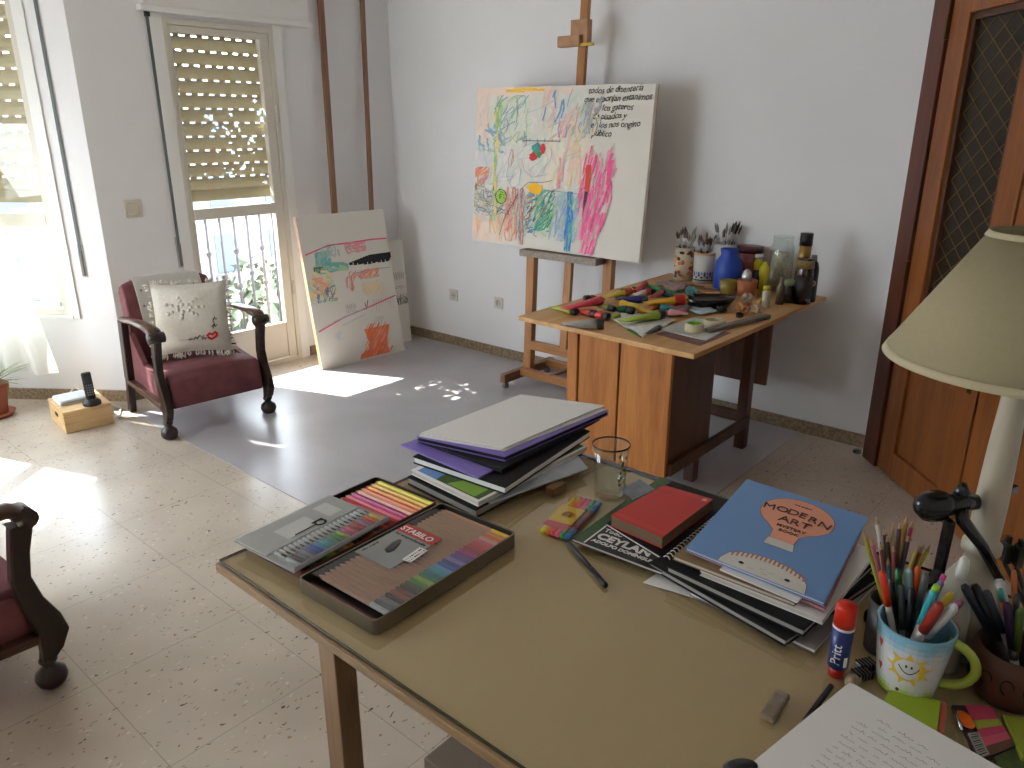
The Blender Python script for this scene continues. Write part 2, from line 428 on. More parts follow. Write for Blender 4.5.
# wall plates
platem = mat('ivory_plate', rgb(202,198,184), .4)
def plate(label, o, d, n, z, w=.085, kind='light_switch', cat='switch', dark=False):
    t = thing(kind, label, cat, (0,0,0)); M = wall_frame(o, d, n)
    b = MB(); b.box(-w/2,w/2,.0005,.008,z-w/2,z+w/2, M=M); b.obj('cover_plate', platem, t, bevel=.002)
    if kind == 'light_switch':
        b = MB(); b.box(-w*.33,w*.33,.008,.012,z-w*.33,z+w*.33, M=M); b.obj('rocker', mat('ivory_rocker', rgb(196,190,172), .35), t, bevel=.002)
    else:
        b = MB(); b.lathe([(0,.0082),(.024,.0082),(.024,.011),(.027,.011),(.027,.008)], 20, M=M @ Matrix.Translation((0,0,z)) @ Matrix(((1,0,0,0),(0,0,1,0),(0,-1,0,0),(0,0,0,1))))
        b.obj('socket_ring', platem, t)
        b = MB()
        for s in (-.009,.009): b.box(s-.003,s+.003,.0085,.0118,z-.003,z+.003, M=M)
        b.obj('socket_hole', blackm, t)
    return t
plate('square ivory switch plate on the back wall left of the balcony door', (2.085, WB, 0), (1,0,0), (0,-1,0), 1.195, .105)
sp = onX(454, 295, WA); plate('wall socket nearer the room corner, left of the two', (WA, sp.y, 0), (0,-1,0), (-1,0,0), sp.z, .09, 'wall_socket', 'socket')
sp = onX(499, 303, WA); plate('wall socket nearer the easel, right of the two', (WA, sp.y, 0), (0,-1,0), (-1,0,0), sp.z, .085, 'wall_socket', 'socket')

# ---------------- window in wall C
W1 = thing('window_1', 'x', 'window'); del W1['label']; del W1['category']; struct(W1)
MC = wall_frame(P0, dC, -nC)       # x along wall, y outwards
def mbars(name, lst, m, parent, M, bevel=.003):
    b = MB()
    for x in lst: b.box(*x, M=M)
    return b.obj(name, m, parent, bevel=bevel)
u0, u1 = WCU0, WCU1
mbars('window_frame', [(u0,u0+.04,.0,.06,WCZ0,WCZ1),(u1-.04,u1,.0,.06,WCZ0,WCZ1),(u0+.04,u1-.04,.0,.06,WCZ0,WCZ0+.04),(u0+.04,u1-.04,.0,.06,WCZ1-.04,WCZ1),
      (u0+.04,u1-.04,.0,.06,1.10,1.18)], frame_w, W1, MC)
mbars('pane', [(u0+.035,u1-.035,.03,.034,WCZ0+.035,1.105),(u0+.035,u1-.035,.03,.034,1.175,WCZ1-.035)], glass, W1, MC, 0)
mbars('window_sill', [(u0-.03,u1+.03,-.02,.0,WCZ0-.02,WCZ0)], arch, W1, MC)
shutter(u1-u0-.02, 1.235, 2.50, MC @ Matrix.Translation((u0+.01,.09,0)), W1, 11, 9, cell=.015, centre=(.2,.2))
mbars('window_architrave', [(u0-.07,u0,-.012,-.0005,WCZ0-.02,CEIL-.4)], arch, W1, MC)
strap('grey shutter pull strap beside the left window, right of its frame', P0+dC*.155, dC, nC, 2.33, .80)
# window in wall F (left wall), out of the frame, lets the two sun patches in
W2 = thing('window_2', 'x', 'window'); del W2['label']; del W2['category']; struct(W2)
MF = wall_frame(CF, -dF, Vector((-dF.y, dF.x, 0)))
mbars('window_frame', [(uF-.02,uF,.0,.03,.35,1.69),(uF+.56,uF+.59,.0,.03,.35,1.69),(uF,uF+.56,.0,.03,1.13,1.20),(uF,uF+.56,.0,.03,.35,.40)], frame_w, W2, MF)
W3 = thing('window_3', 'x', 'window'); del W3['label']; del W3['category']; struct(W3)  # unseen opening added in the left wall to let in fill light
mbars('window_frame', [(uF+1.5,uF+1.54,.0,.05,.9,2.3),(uF+3.06,uF+3.1,.0,.05,.9,2.3),(uF+2.28,uF+2.32,.0,.05,.9,2.3),(uF+1.54,uF+3.06,.0,.05,2.26,2.3),(uF+1.54,uF+3.06,.0,.05,.9,.94)], frame_w, W3, MF)


# ---------------- double wooden door (wall G)
wood_d = woodmat('door_wood', rgb(116,64,26), rgb(144,84,36), 'Z', 5, .38)
wood_r = woodmat('door_frame_wood', rgb(72,32,18), rgb(98,46,26), 'Z', 5, .35)
wood_dk = woodmat('dark_bead_wood', rgb(60,34,16), rgb(84,50,26), 'Z', 6)
D2 = thing('door_2', 'x', 'door'); del D2['label']; del D2['category']; struct(D2)
nG = Vector((-dG.y, dG.x, 0))
if nG.dot(-G0) < 0: nG = -nG
MG = wall_frame(G0, dG, nG)       # x along (towards the camera), y into the room
DH = 2.75
mbars('door_frame', [(.0,.13,.0,.055,0,DH)], wood_r, D2, MG)
mbars('door_frame', [(1.5,1.63,.0,.055,0,DH)], wood_r, D2, MG)
gold = mat('brass_dark', rgb(96,72,40), .35, metal=.8)
latm = mat('dark_lattice_glass', rgb(40,32,24), .35, spec=.3)
lead = mat('amber_lattice_lead', rgb(112,88,40), .35)
def leaf(x0, x1):
    L = thing('door_leaf', 'x', 'door'); del L['label']; del L['category']; L.parent = D2
    z0, zmid, z1 = .01, .72, 2.12
    sw = .13
    mbars('stile', [(x0,x0+sw,.012,.046,z0,DH-.02)], wood_d, L, MG)
    mbars('stile', [(x1-sw,x1,.012,.046,z0,DH-.02)], wood_d, L, MG)
    mbars('rail', [(x0+sw,x1-sw,.012,.046,z1,DH-.02)], wood_d, L, MG)
    mbars('rail', [(x0+sw,x1-sw,.012,.046,.60,zmid)], wood_d, L, MG)
    mbars('rail', [(x0+sw,x1-sw,.012,.046,z0,.14)], wood_d, L, MG)
    mbars('bead', [(x0+sw,x0+sw+.028,.012,.034,zmid,z1),(x1-sw-.028,x1-sw,.012,.034,zmid,z1),(x0+sw,x1-sw,.012,.034,zmid,zmid+.028),(x0+sw,x1-sw,.012,.034,z1-.028,z1)], wood_dk, L, MG)
    mbars('door_panel', [(x0+sw,x1-sw,.008,.030,.14,.60)], wood_d, L, MG)
    a, c = x0+sw+.028, x1-sw-.028
    mbars('door_pane', [(a,c,.008,.014,zmid+.028,z1-.028)], latm, L, MG, 0)
    b = MB(); zz = zmid+.03
    s = .068
    def clip(xa, za, sl):
        xb = c; zb = za+sl*(xb-xa); lo, hi = zmid+.03, z1-.03
        pts = []
        for x, z in ((xa,za),(xb,zb)): pts.append([x,z])
        t0, t1 = 0, 1
        dz = zb-za
        ta, tb = (lo-za)/dz, (hi-za)/dz
        if ta > tb: ta, tb = tb, ta
        t0 = max(0, ta); t1 = min(1, tb)
        if t1-t0 < .01: return
        p = [(xa+(xb-xa)*t, .0155, za+dz*t) for t in (t0, t1)]
        b.bar(p[0], p[1], .003, .003, up=(0,1,0), M=MG)
    k = zmid-1.2
    while k < z1+1.2:
        clip(a, k, .8); clip(a, k, -.8); k += .092
    b.obj('lattice', lead, L)
    return L
l1 = leaf(.145, .80); l2 = leaf(.815, 1.47)
for z in (2.08, 1.02, .32):
    b = MB(); b.box(.128,.147,.05,.066,z-.05,z+.05, M=MG); b.obj('hinge', gold, D2, bevel=.002)
mbars('lock_plate', [(.735,.765,.046,.05,.62,.78)], gold, D2, MG)
mbars('door_head', [(.0,1.63,.0,.055,DH-.02,CEIL-.002)], wood_r, D2, MG)

# ---------------- grey floor covering
b = MB(); b.prism([(1.79,1.42),(4.174,1.42),(4.174,4.855),(3.25,4.855),(3.25,4.6),(1.79,4.6)], 0.0005, .004)
tag(b.obj('floor_mat', matm), 'large thin grey vinyl floor covering under the easel and work desk', 'floor mat')
tag((lambda q: q)(MB().tube([onX(857,455,4.1)+Vector((0,0,.0)), onX(857,455,4.1)+Vector((0,0,.03))], [.03,.022], 12).obj('door_stop', blackm)), 'small black door stop on the floor by the door frame', 'door stop')
# ============================================================ FURNITURE (far)
maroon = mat('maroon_velvet', rgb(112,62,66), .85, noise=.22, nscale=14, bump=.3)
darkwood = woodmat('dark_turned_wood', rgb(24,14,11), rgb(44,27,20), 'Z', 8, .28)
arm_top = woodmat('arm_wood', rgb(60,38,28), rgb(92,62,46), 'Y', 8, .3)
def armchair(label, loc, rz):
    t = thing('armchair', label, 'armchair', loc, rz, 'matching armchairs')
    hw = .30
    # seat : rounded front upholstered block
    prof = [(-.56,.19),(-.56,.30),(-.30,.335),(-.06,.36),(.0,.355),(.035,.325),(.045,.27),(.04,.175),(-.02,.165),(-.5,.165)]
    b = MB(); n = len(prof); W = 13
    for i in range(W):
        x = -.265+.53*i/(W-1); e = abs(x)/.265; k = 1-.16*max(0, e-.6)/.4*0
        crown = .018*(1-e*e)
        for y, z in prof: b.v.append(Vector((x, y, z+(crown if z > .28 else 0))))
    for i in range(W-1):
        for j in range(n):
            j2 = (j+1) % n; b.f.append([i*n+j, i*n+j2, (i+1)*n+j2, (i+1)*n+j]); b.mi.append(0); b.c.append((1,1,1)); b.sm.append(True)
    b.f.append(list(range(n))[::-1]); b.f.append([(W-1)*n+j for j in range(n)]); b.mi += [0,0]; b.c += [(1,1,1)]*2; b.sm += [False]*2
    b.obj('seat', maroon, t, bevel=.008)
    # backrest : thick slab leaning back
    b = MB(); pr = [(-.46,.30),(-.50,.62),(-.545,.79),(-.575,.815),(-.62,.80),(-.635,.76),(-.60,.45),(-.58,.2),(-.47,.2)]
    n = len(pr)
    for i in range(W):
        x = -.26+.52*i/(W-1); e = abs(x)/.26; dz = -.03*max(0, e-.55)**2/.2
        for y, z in pr: b.v.append(Vector((x, y, z+(dz if z > .7 else 0))))
    for i in range(W-1):
        for j in range(n):
            j2 = (j+1) % n; b.f.append([i*n+j, i*n+j2, (i+1)*n+j2, (i+1)*n+j]); b.mi.append(0); b.c.append((1,1,1)); b.sm.append(True)
    b.f.append(list(range(n))[::-1]); b.f.append([(W-1)*n+j for j in range(n)]); b.mi += [0,0]; b.c += [(1,1,1)]*2; b.sm += [False]*2
    b.obj('backrest', maroon, t, bevel=.012)
    for s in (-1, 1):
        x = s*hw
        # arm : flat curved bar ending in a scroll
        pts = [(x*.97,-.52,.60),(x,-.40,.612),(x,-.25,.628),(x,-.10,.633),(x,.0,.622),(x,.035,.60)]
        a = MB(); sec = []
        for i, p in enumerate(pts):
            w = [.028,.034,.038,.040,.040,.034][i]; h = [.014,.014,.015,.018,.024,.026][i]
            for th in range(10):
                an = 2*PI*th/10; a.v.append(Vector((p[0]+w*math.cos(an), p[1], p[2]+h*math.sin(an))))
        for i in range(len(pts)-1):
            for th in range(10):
                t2 = (th+1) % 10; a.f.append([i*10+th, i*10+t2, (i+1)*10+t2, (i+1)*10+th]); a.mi.append(0); a.c.append((1,1,1)); a.sm.append(True)
        a.f.append(list(range(10))[::-1]); a.f.append([50+q for q in range(10)]); a.mi += [0,0]; a.c += [(1,1,1)]*2; a.sm += [True]*2
        arm = a.obj('armrest', arm_top, t)
        sc = MB(); sc.tube([(x-.042,.032,.592),(x+.042,.032,.592)], .03, 14); sc.obj('scroll', darkwood, arm)
        # front leg : curved post with ball foot
        fl = MB()
        pl = [(.022,.575),(.0,.48),(-.012,.40),(.002,.32),(.03,.24),(.042,.18),(.028,.125),(.012,.10)]
        wd = [.036,.030,.030,.036,.046,.048,.034,.022]
        for i, (y, z) in enumerate(pl):
            w = wd[i]
            for dx, dy in ((-.020,-w),(.020,-w),(.020,w),(-.020,w)): fl.v.append(Vector((x+dx, y+dy*.9, z)))
        for i in range(len(pl)-1):
            for q in range(4):
                q2 = (q+1) % 4; fl.f.append([i*4+q, i*4+q2, (i+1)*4+q2, (i+1)*4+q]); fl.mi.append(0); fl.c.append((1,1,1)); fl.sm.append(False)
        fl.f.append([3,2,1,0][::-1]); fl.f.append([28,29,30,31]); fl.mi += [0,0]; fl.c += [(1,1,1)]*2; fl.sm += [False]*2
        leg = fl.obj('leg', darkwood, t, bevel=.006)
        bf = MB(); bf.lathe([(0,0),(.026,.0),(.040,.014),(.047,.034),(.042,.056),(.024,.072),(.018,.080),(.027,.092),(.027,.1),(.018,.108),(0,.109)], 20, c=(x,.012))
        bf.obj('ball_foot', darkwood, leg)
        # rear leg, straight square post up to the arm
        rl = MB(); rl.bar((x,-.60,0),(x,-.545,.22),.04,.05,up=(0,1,0)); rl.bar((x,-.545,.22),(x,-.50,.59),.04,.07,up=(0,1,0)); rl.obj('leg', darkwood, t, bevel=.005)
        # side rail
        sr = MB(); sr.bar((x,-.56,.215),(x,.0,.185),.045,.03); sr.obj('side_rail', arm_top, t, bevel=.005)
        sp = MB(); sp.add([(x*.9,-.50,.22),(x*.9,-.02,.20),(x*.9,-.02,.33),(x*.9,-.30,.36),(x*.9,-.47,.52)], [(0,1,2,3,4)]); sp.obj('side_panel', maroon, t, solid=.03)
    return t
CH1 = (2.053, 4.058, 0); RZ1 = math.radians(174.6)
armchair('maroon armchair beside the balcony door, holding a white pillow', CH1, RZ1)
armchair('dark armchair at the left edge, only its scrolled arm and ball foot in view', (.525, 2.70, 0), -PI/2+.05)

MCH = Matrix.Translation(CH1) @ Matrix.Rotation(RZ1, 4, 'Z')
# lace cover over the backrest
lace = mat('lace_cloth', rgb(196,192,184), .9, noise=.05, nscale=200, bump=.5)
b = MB(); pr = [(-.474,.46),(-.488,.62),(-.533,.79),(-.575,.83),(-.63,.812),(-.655,.72)]
for i in range(12):
    x = -.205+.40*i/11; dz = -.03*max(0, abs(x)/.26-.55)**2/.2
    for j, (y, z) in enumerate(pr): b.v.append(Vector((x+ (.012 if j==0 else 0)*math.sin(i), y+.004*math.sin(i*1.7), z+(dz if z > .7 else 0)-(.01*math.sin(i*.9) if j == 0 else 0))))
for i in range(11):
    for j in range(5): b.f.append([i*6+j, i*6+j+1, (i+1)*6+j+1, (i+1)*6+j]); b.mi.append(0); b.c.append((1,1,1)); b.sm.append(True)
b.v = [MCH @ v for v in b.v]
lc = b.obj('backrest_cover', lace, solid=.004, sub=1); tag(lc, 'white lace cloth draped over the back of the maroon armchair', 'cloth')
b = MB(); rr = random.Random(2)
for i in range(9):
    x = -.16+.16*(i % 3)+rr.uniform(-.02,.02); k = i//3; y = [-.4755,-.498,-.525][k]; z = [.52,.66,.75][k]
    b.lathe([(0,.004),(.007,.003),(.009,0)], 8, M=Matrix.Translation((x,y,z)) @ Matrix.Rotation(-PI/2, 4, 'X'))
b.v = [MCH @ v for v in b.v]; b.obj('woven_dot', mat('lace_dot', rgb(150,140,140), .9), lc)

# pillow leaning on the backrest
cushm = mat('pillow_cotton', rgb(206,201,188), .9, bump=.4, nscale=45, noise=.06)
pc = thing('pillow', 'square white fringed pillow with red lips motif on the maroon armchair', 'pillow', (0,0,0))
BLc, BRc = on(165,352,.43), on(239,346,.43); 
cen = (BLc+BRc)/2
XA = (BRc-BLc).normalized(); FWD = MCH.to_3x3() @ Vector((0,1,0))
YA = (Vector((0,0,1))*.90-FWD*.36).normalized()
cen = MCH @ Vector((-.03,-.31,.36+.230)); MPl = frame(cen, XA, YA)
b = MB(); n = 17; hs = .215
def pz(u, v): return .075*((1-u*u)*(1-v*v))**.45
for side in (1, -1):
    o = len(b.v)
    for i in range(n):
        for j in range(n):
            u = -1+2*i/(n-1); v = -1+2*j/(n-1)
            pin = 1-.06*(1-abs(u)**2)*0
            x = u*hs*(1-.07*(1-v*v)); y = v*hs*(1-.07*(1-u*u))
            b.v.append(MPl @ Vector((x, y, side*pz(u,v)*(1+.07*math.sin(u*5+v*3)))))
    for i in range(n-1):
        for j in range(n-1): b.f.append([o+i*n+j, o+(i+1)*n+j, o+(i+1)*n+j+1, o+i*n+j+1][::side]); b.mi.append(0); b.c.append((1,1,1)); b.sm.append(True)
b.obj('cover', cushm, pc)
b = MB(); rr = random.Random(5)
for k in range(170):
    s = k % 4; q = rr.uniform(-1,1); e = 1-.07*(1-q*q)
    u, v = [(q,1),(q,-1),(1,q),(-1,q)][s]
    x, y = (u*hs, v*hs*e) if s < 2 else (u*hs*e, v*hs)
    dx, dy = ((0, v) if s < 2 else (u, 0))
    L = rr.uniform(.018,.034); z0 = rr.uniform(-.008,.012)
    b.tube([MPl @ Vector((x,y,z0)), MPl @ Vector((x+dx*L*.6+rr.uniform(-.006,.006), y+dy*L*.6, z0)), MPl @ Vector((x+dx*L+rr.uniform(-.008,.008), y+dy*L-.004, z0))], [.004,.0055,.004], 5)
f = b.obj('fringe', cushm, pc); f['kind'] = 'stuff'
# embroidery
b = MB()
def ppt(u, v): return MPl @ Vector((u*hs*(1-.07*(1-v*v)), v*hs*(1-.07*(1-u*u)), pz(u,v)*(1+.07*math.sin(u*5+v*3))+.003))
nrmP = MPl.to_3x3() @ Vector((0,0,1))
def emb(pts, w, c): 
    b.strip([ppt(*p) for p in pts], w, nrmP, col=c)
blk = (.012,.012,.012)
red = rgb(190,22,26)
emb([(.38,-.62),(.46,-.54),(.54,-.57),(.62,-.5),(.68,-.56)], .016, red); emb([(.40,-.64),(.5,-.70),(.60,-.64),(.68,-.57)], .014, red)
for cx, cy, s in ((.08,-.66,.07),(-.06,-.68,.05),(.2,-.63,.09),(.3,-.68,.06),(.62,-.32,.07),(.66,-.12,.05)):
    emb([(cx-s,cy-s*.5),(cx,cy+s*.6),(cx+s*.5,cy-s*.3),(cx+s,cy+s*.5)], .007, blk)
emb([(.58,-.4),(.64,-.28),(.60,-.18),(.67,-.05)], .005, blk)
for i in range(5): emb([(-.36+i*.055,-.68),(-.345+i*.055,-.67)], .006, rgb(120,30,60))
b.obj('embroidery', attrmat('thread'), pc)
# raised white rosettes
b = MB()
for k in range(26):
    a = k*.9; r0 = .30+.16*math.sin(k*2.1); u = -.15+r0*math.cos(a)*1.2; v = .25+r0*math.sin(a)*.7
    if abs(u) < .9 and abs(v) < .9:
        c = ppt(u, v); b.lathe([(0,.006),(.008,.005),(.012,0)], 8, M=frame(c, XA, YA))
b.obj('rosette', cushm, pc)

# ---------------- wooden box with router and phone
pine = woodmat('pine', rgb(196,160,108), rgb(220,188,138), 'X', 9, .5)
c0, c1, c2 = on(62.5,413,.13), on(110.7,402.5,.13), on(39,400.5,.13)
ex = (c1-c0).to_2d().normalized(); ang = math.atan2(ex.y, ex.x)
bw = (c1-c0).length; bd = .33
t = thing('storage_box', 'pale pine box on the floor left of the maroon armchair', 'box', (c0.x, c0.y, 0), ang)
b = MB(); b.box(0,bw,0,bd,.0,.112); b.obj('body', pine, t, bevel=.003)
b = MB(); b.box(-.002,bw+.002,-.002,bd+.002,.1125,.13); b.obj('lid', pine, t, bevel=.003)
b = MB(); b.box(-.004,.0015,.13,.18,.07,.09); b.obj('handle_hole', mat('dark_hole', rgb(70,46,26), .8), t)
def loc_box(u, v, z): 
    q = Matrix.Translation((c0.x,c0.y,0)) @ Matrix.Rotation(ang,4,'Z') @ Vector((u,v,z)); return q
whp = mat('white_plastic', rgb(216,222,230), .35)
q = on(66,398,.15)
t = thing('router', 'flat white router lying on the pine box beside the phone', 'router', loc_box(.02,.12,.1305), ang+.05)
b = MB(); b.box(0,.17,0,.15,0,.03); b.obj('casing', whp, t, bevel=.006)
b = MB(); b.box(.01,.16,-.001,.001,.008,.018); b.obj('vent_strip', mat('grey_plastic', rgb(150,160,172), .5), t)
pq = on(92,403,.14)
t = thing('cordless_phone', 'black cordless phone standing in its cradle on the pine box', 'phone', (pq.x,pq.y,.1305), ang)
b = MB(); b.lathe([(0,0),(.046,0),(.050,.008),(.048,.022),(.036,.034),(.02,.036),(0,.036)], 24); b.obj('cradle', blackm, t)
b = MB(); Mh = Matrix.Translation((0,0,.03)) @ Matrix.Rotation(math.radians(-8),4,'X')
b.box(-.026,.026,-.013,.013,0,.165, M=Mh); h = b.obj('handset', blackm, t, bevel=.011, seg=4)
b = MB(); b.box(-.017,.017,-.0145,-.0125,.105,.14, M=Mh); b.obj('screen', mat('phone_screen', rgb(62,70,78), .2), h)
b = MB()
for i in range(3):
    for j in range(5): b.box(-.017+i*.0125,-.0085+i*.0125,-.0150,-.0125,.028+j*.014,.036+j*.014, M=Mh)
b.obj('keypad', mat('phone_keys', rgb(120,124,130), .4), h)
cabm = mat('white_cable', rgb(214,212,206), .5)
b = MB(); a0 = loc_box(.20,.27,.15)
b.tube([loc_box(.1,.27,.145), loc_box(.16,.345,.17), loc_box(.20,.38,.10), loc_box(.3,.36,.03), loc_box(.36,.22,.008), loc_box(.30,.06,.007), loc_box(.36,-.02,.007)], .005, 6)
tag(b.obj('cable', cabm), 'white cable running from the pine box to the floor by the armchair', 'cable')

# ---------------- plant at the left edge
pp = on(-3,416,0); 
t = thing('potted_plant', 'spiky green potted plant at the left edge in a terracotta pot', 'potted plant', (pp.x,pp.y,0))
terra = mat('terracotta', rgb(158,92,70), .7, noise=.1)
b = MB(); b.lathe([(0,0),(.085,0),(.105,.03),(.1,.032),(.08,.012),(0,.012)], 24); b.obj('saucer', terra, t)
b = MB(); b.lathe([(0,.013),(.062,.013),(.085,.17),(.095,.172),(.097,.205),(.086,.205),(.082,.18),(0,.175)], 24); b.obj('pot', terra, t)
grn = mat('spiky_leaf', rgb(112,134,88), .5, noise=.25, nscale=9, trans=.2)
rr = random.Random(12)
for k in range(17):
    a = -PI*.5+rr.uniform(-2.2,2.3) if k > 6 else math.radians(-49.1)+PI/2-PI+rr.uniform(-.5,.9)+PI/2
    L = rr.uniform(.22,.32); el = rr.uniform(.3,1.1); pts = []
    for i in range(7):
        s = i/6; r_ = L*s*math.cos(el*(1-.45*s)); z = .19+L*s*math.sin(el)-.28*L*s*s
        pts.append((r_*math.cos(a), r_*math.sin(a), z))
    b = MB(); b.strip(pts, [.018,.022,.021,.018,.014,.009,.002], (math.cos(a+PI/2)*0,0,1), smooth=True); b.obj('leaf', grn, t)

# ---------------- sheer curtain at the left window
cur = mat('sheer_curtain', rgb(236,236,226), .9, trans=.55)
nt = cur.node_tree; out = nt.nodes['Material Output']; last = out.inputs[0].links[0].from_node
tr = nt.nodes.new('ShaderNodeBsdfTransparent'); mx = nt.nodes.new('ShaderNodeMixShader'); mx.inputs[0].default_value = .38
nt.links.new(last.outputs[0], mx.inputs[1]); nt.links.new(tr.outputs[0], mx.inputs[2]); nt.links.new(mx.outputs[0], out.inputs[0])
b = MB(); NU, NV = 40, 26
PC = P0+nC*.10
for j in range(NV):
    v = j/(NV-1); z = 2.35*(1-v)+.235*v
    ur = 1.2-1.155*v if v < .58 else .53-.46*(v-.58)
    for i in range(NU):
        s = i/(NU-1); ul = 1.32
        u = ul+(ur-ul)*s
        off = .035*math.sin(s*34+v*2)*(.5+.6*v)+.09*v*v
        z2 = z+(.05*(1-s) if j == NV-1 else 0)+.0*s
        b.v.append(PC+dC*u+nC*off+Vector((0,0,z2)))
for j in range(NV-1):
    for i in range(NU-1): b.f.append([j*NU+i, j*NU+i+1, (j+1)*NU+i+1, (j+1)*NU+i]); b.mi.append(0); b.c.append((1,1,1)); b.sm.append(True)
tag(b.obj('curtain', cur), 'sheer white curtain blown outward below the left window', 'curtain')

# ---------------- tall battens against the back wall
battm = woodmat('brown_batten', rgb(120,84,62), rgb(146,108,82), 'Z', 6, .5)
for Xa, Xb, w, lab in ((3.466,3.57,.042,'tall brown wooden batten nearer the balcony door, behind the leaning canvas'), (3.80,3.94,.030,'thin brown wooden batten nearer the room corner, behind the leaning canvas')):
    b = MB(); b.bar((Xa,4.735,0.0),(Xb,4.85,2.76),w,.026,up=(0,1,0)); tag(b.obj('wooden_batten', battm, bevel=.002), lab, 'batten')

# ---------------- painted canvases
paint = attrmat('oil_paint', .7)
canvasm = mat('primed_canvas', rgb(218,214,204), .85, bump=.15, nscale=300)
stretch = woodmat('stretcher_wood', rgb(166,120,84), rgb(190,146,106), 'Z', 8)
def canvas(label, BL, BR, TL, thick, name='canvas_painting', raw=False):
    """painting on a stretcher; returns thing, matrix (u right, v up, metres) and size"""
    x = (BR-BL); y = (TL-BL); W = x.length; M = frame(BL, x, y); H = (M.inverted() @ TL).y
    t = thing(name, label, 'painting', (0,0,0))
    b = MB(); b.box(0,W,0,H,-.003 if raw else -thick,0, M=M); b.obj('canvas', canvasm, t, bevel=.001)
    if raw:
        b = MB(); b.box(0,.02,0,H,-thick,-.0032, M=M); b.box(W-.02,W,0,H,-thick,-.0032, M=M); b.box(.02,W-.02,0,.02,-thick,-.0032, M=M); b.box(.02,W-.02,H-.02,H,-thick,-.0032, M=M); b.obj('raw_edge', stretch, t)
    b = MB()
    for q in ((.003,W-.003,.003,.045),(.003,W-.003,H-.045,H-.003)): b.box(q[0],q[1],q[2],q[3],-thick-.012,-thick-.0005, M=M)
    for q in ((.003,.045),(W-.045,W-.003)): b.box(q[0],q[1],.046,H-.046,-thick-.012,-thick-.0005, M=M)
    b.obj('stretcher_bar', stretch, t)
    return t, M, W, H
class Painter:
    def __init__(s, M, W, H, seed): s.b = MB(); s.M = M; s.W = W; s.H = H; s.r = random.Random(seed); s.z = .0004
    def P(s, u, v):
        u = min(.988, max(.012, u)); v = min(.985, max(.012, v))
        return s.M @ Vector((u*s.W, (1-v)*s.H, s.z))
    def line(s, pts, w, c):
        s.z += .000004
        s.b.strip([s.P(*p) for p in pts], w, s.M.to_3x3() @ Vector((0,0,1)), col=c)
    def poly(s, pts, c):
        s.z += .000004; s.b.add([s.P(*p) for p in pts], [tuple(range(len(pts)))], col=c)
    def blob(s, u, v, ru, rv, c, n=14, wob=.2):
        pts = []
        for i in range(n):
            a = 2*PI*i/n; k = 1+s.r.uniform(-wob, wob); pts.append((u+ru*k*math.cos(a), v+rv*k*math.sin(a)))
        s.poly(pts, c)
    def hatch(s, u0, u1, v0, v1, n, cols, ang, L, w, jit=.35):
        for i in range(n):
            u = s.r.uniform(u0,u1); v = s.r.uniform(v0,v1); a = ang+s.r.uniform(-jit,jit); l = L*s.r.uniform(.5,1.2)
            du, dv = math.cos(a)*l, math.sin(a)*l; k = s.r.uniform(-.012,.012)
            def cl(x, a_, b_): return max(a_, min(b_, x))
            p = [(cl(u-du/2,u0,u1), cl(v-dv/2,v0,v1)), (cl(u+k,u0,u1), v), (cl(u+du/2,u0,u1), cl(v+dv/2,v0,v1))]
            s.line(p, w*s.r.uniform(.4,1.3), s.r.choice(cols))
    def scrib(s, u0, u1, v, amp, n, w, c, slope=0):
        pts = [(u0+(u1-u0)*i/n+s.r.uniform(-.004,.004), v+slope*i/n+(amp if i % 2 else -amp)*s.r.uniform(.4,1.1)) for i in range(n+1)]
        s.line(pts, w, c)
    def done(s, parent, name='painted_marks'): return s.b.obj(name, paint, parent)
def lt(c, k): # mix with canvas white
    w = rgb(226,222,212); return tuple(a*(1-k)+b_*k for a, b_ in zip(c, w))
pk = rgb(238,90,150); bl = rgb(60,130,190); te = rgb(70,170,160); gr = rgb(120,190,70); orr = rgb(240,140,80); ye = rgb(240,190,40); rd = rgb(205,50,60); ink = rgb(52,54,62); pe = rgb(240,190,160)
# painting on the easel
BL = Vector((3.80,3.655,.935)); BR = Vector((3.80,2.325,.925)); TL = Vector((3.868,3.66,1.905))
t, M, W, H = canvas('large colourful abstract painting with handwriting, standing on the wooden easel', BL, BR, TL, .03)
p = Painter(M, W, H, 4)
for a in ((0,.10,.02,.45,pe,.78),(.0,.2,.3,.6,bl,.82),(.2,.52,.05,.6,te,.88),(.1,.35,.02,.35,gr,.84),(.45,.68,.2,.6,ye,.84),(.5,.66,.05,.2,te,.86),(.0,.28,.86,.985,orr,.78),(.3,.66,.6,.9,te,.82),(.0,.6,.0,.04,pe,.6)):
    p.hatch(a[0],a[1],a[2],a[3],60,[lt(a[4],a[5]),lt(a[4],min(1,a[5]+.08)),lt(a[4],a[5]-.06)],PI/2+.2,.12,.030,.5)
p.hatch(.18,.42,.0,.03,12,[lt(ye,.05)],0,.1,.012,.05)
p.hatch(.0,.09,.02,.40,22,[lt(pe,.5),lt(orr,.75),lt(bl,.7)],PI/2,.1,.014)
p.hatch(.12,.33,.05,.36,55,[lt(bl,.25),lt(ink,.35),lt(te,.3),lt(gr,.3)],-1.1+PI,.10,.007,.6)
p.hatch(.02,.2,.22,.40,26,[lt(bl,.3),lt(te,.4)],.9,.08,.012,.8)
p.hatch(.13,.165,.05,.85,40,[lt(gr,.15),lt(gr,.35),lt(ye,.3)],PI/2,.12,.010,.1)
p.hatch(.42,.62,.02,.30,34,[lt(bl,.2),lt(te,.3),lt(pk,.5),lt(orr,.6)],PI/2+.15,.12,.010,.25)
p.hatch(.55,.72,.12,.62,30,[lt(ye,.55),lt(orr,.65)],PI/2+.3,.14,.016,.3)
p.hatch(.53,.56,.42,.60,10,[lt(orr,.35),lt(pk,.4)],PI/2,.1,.010,.1)
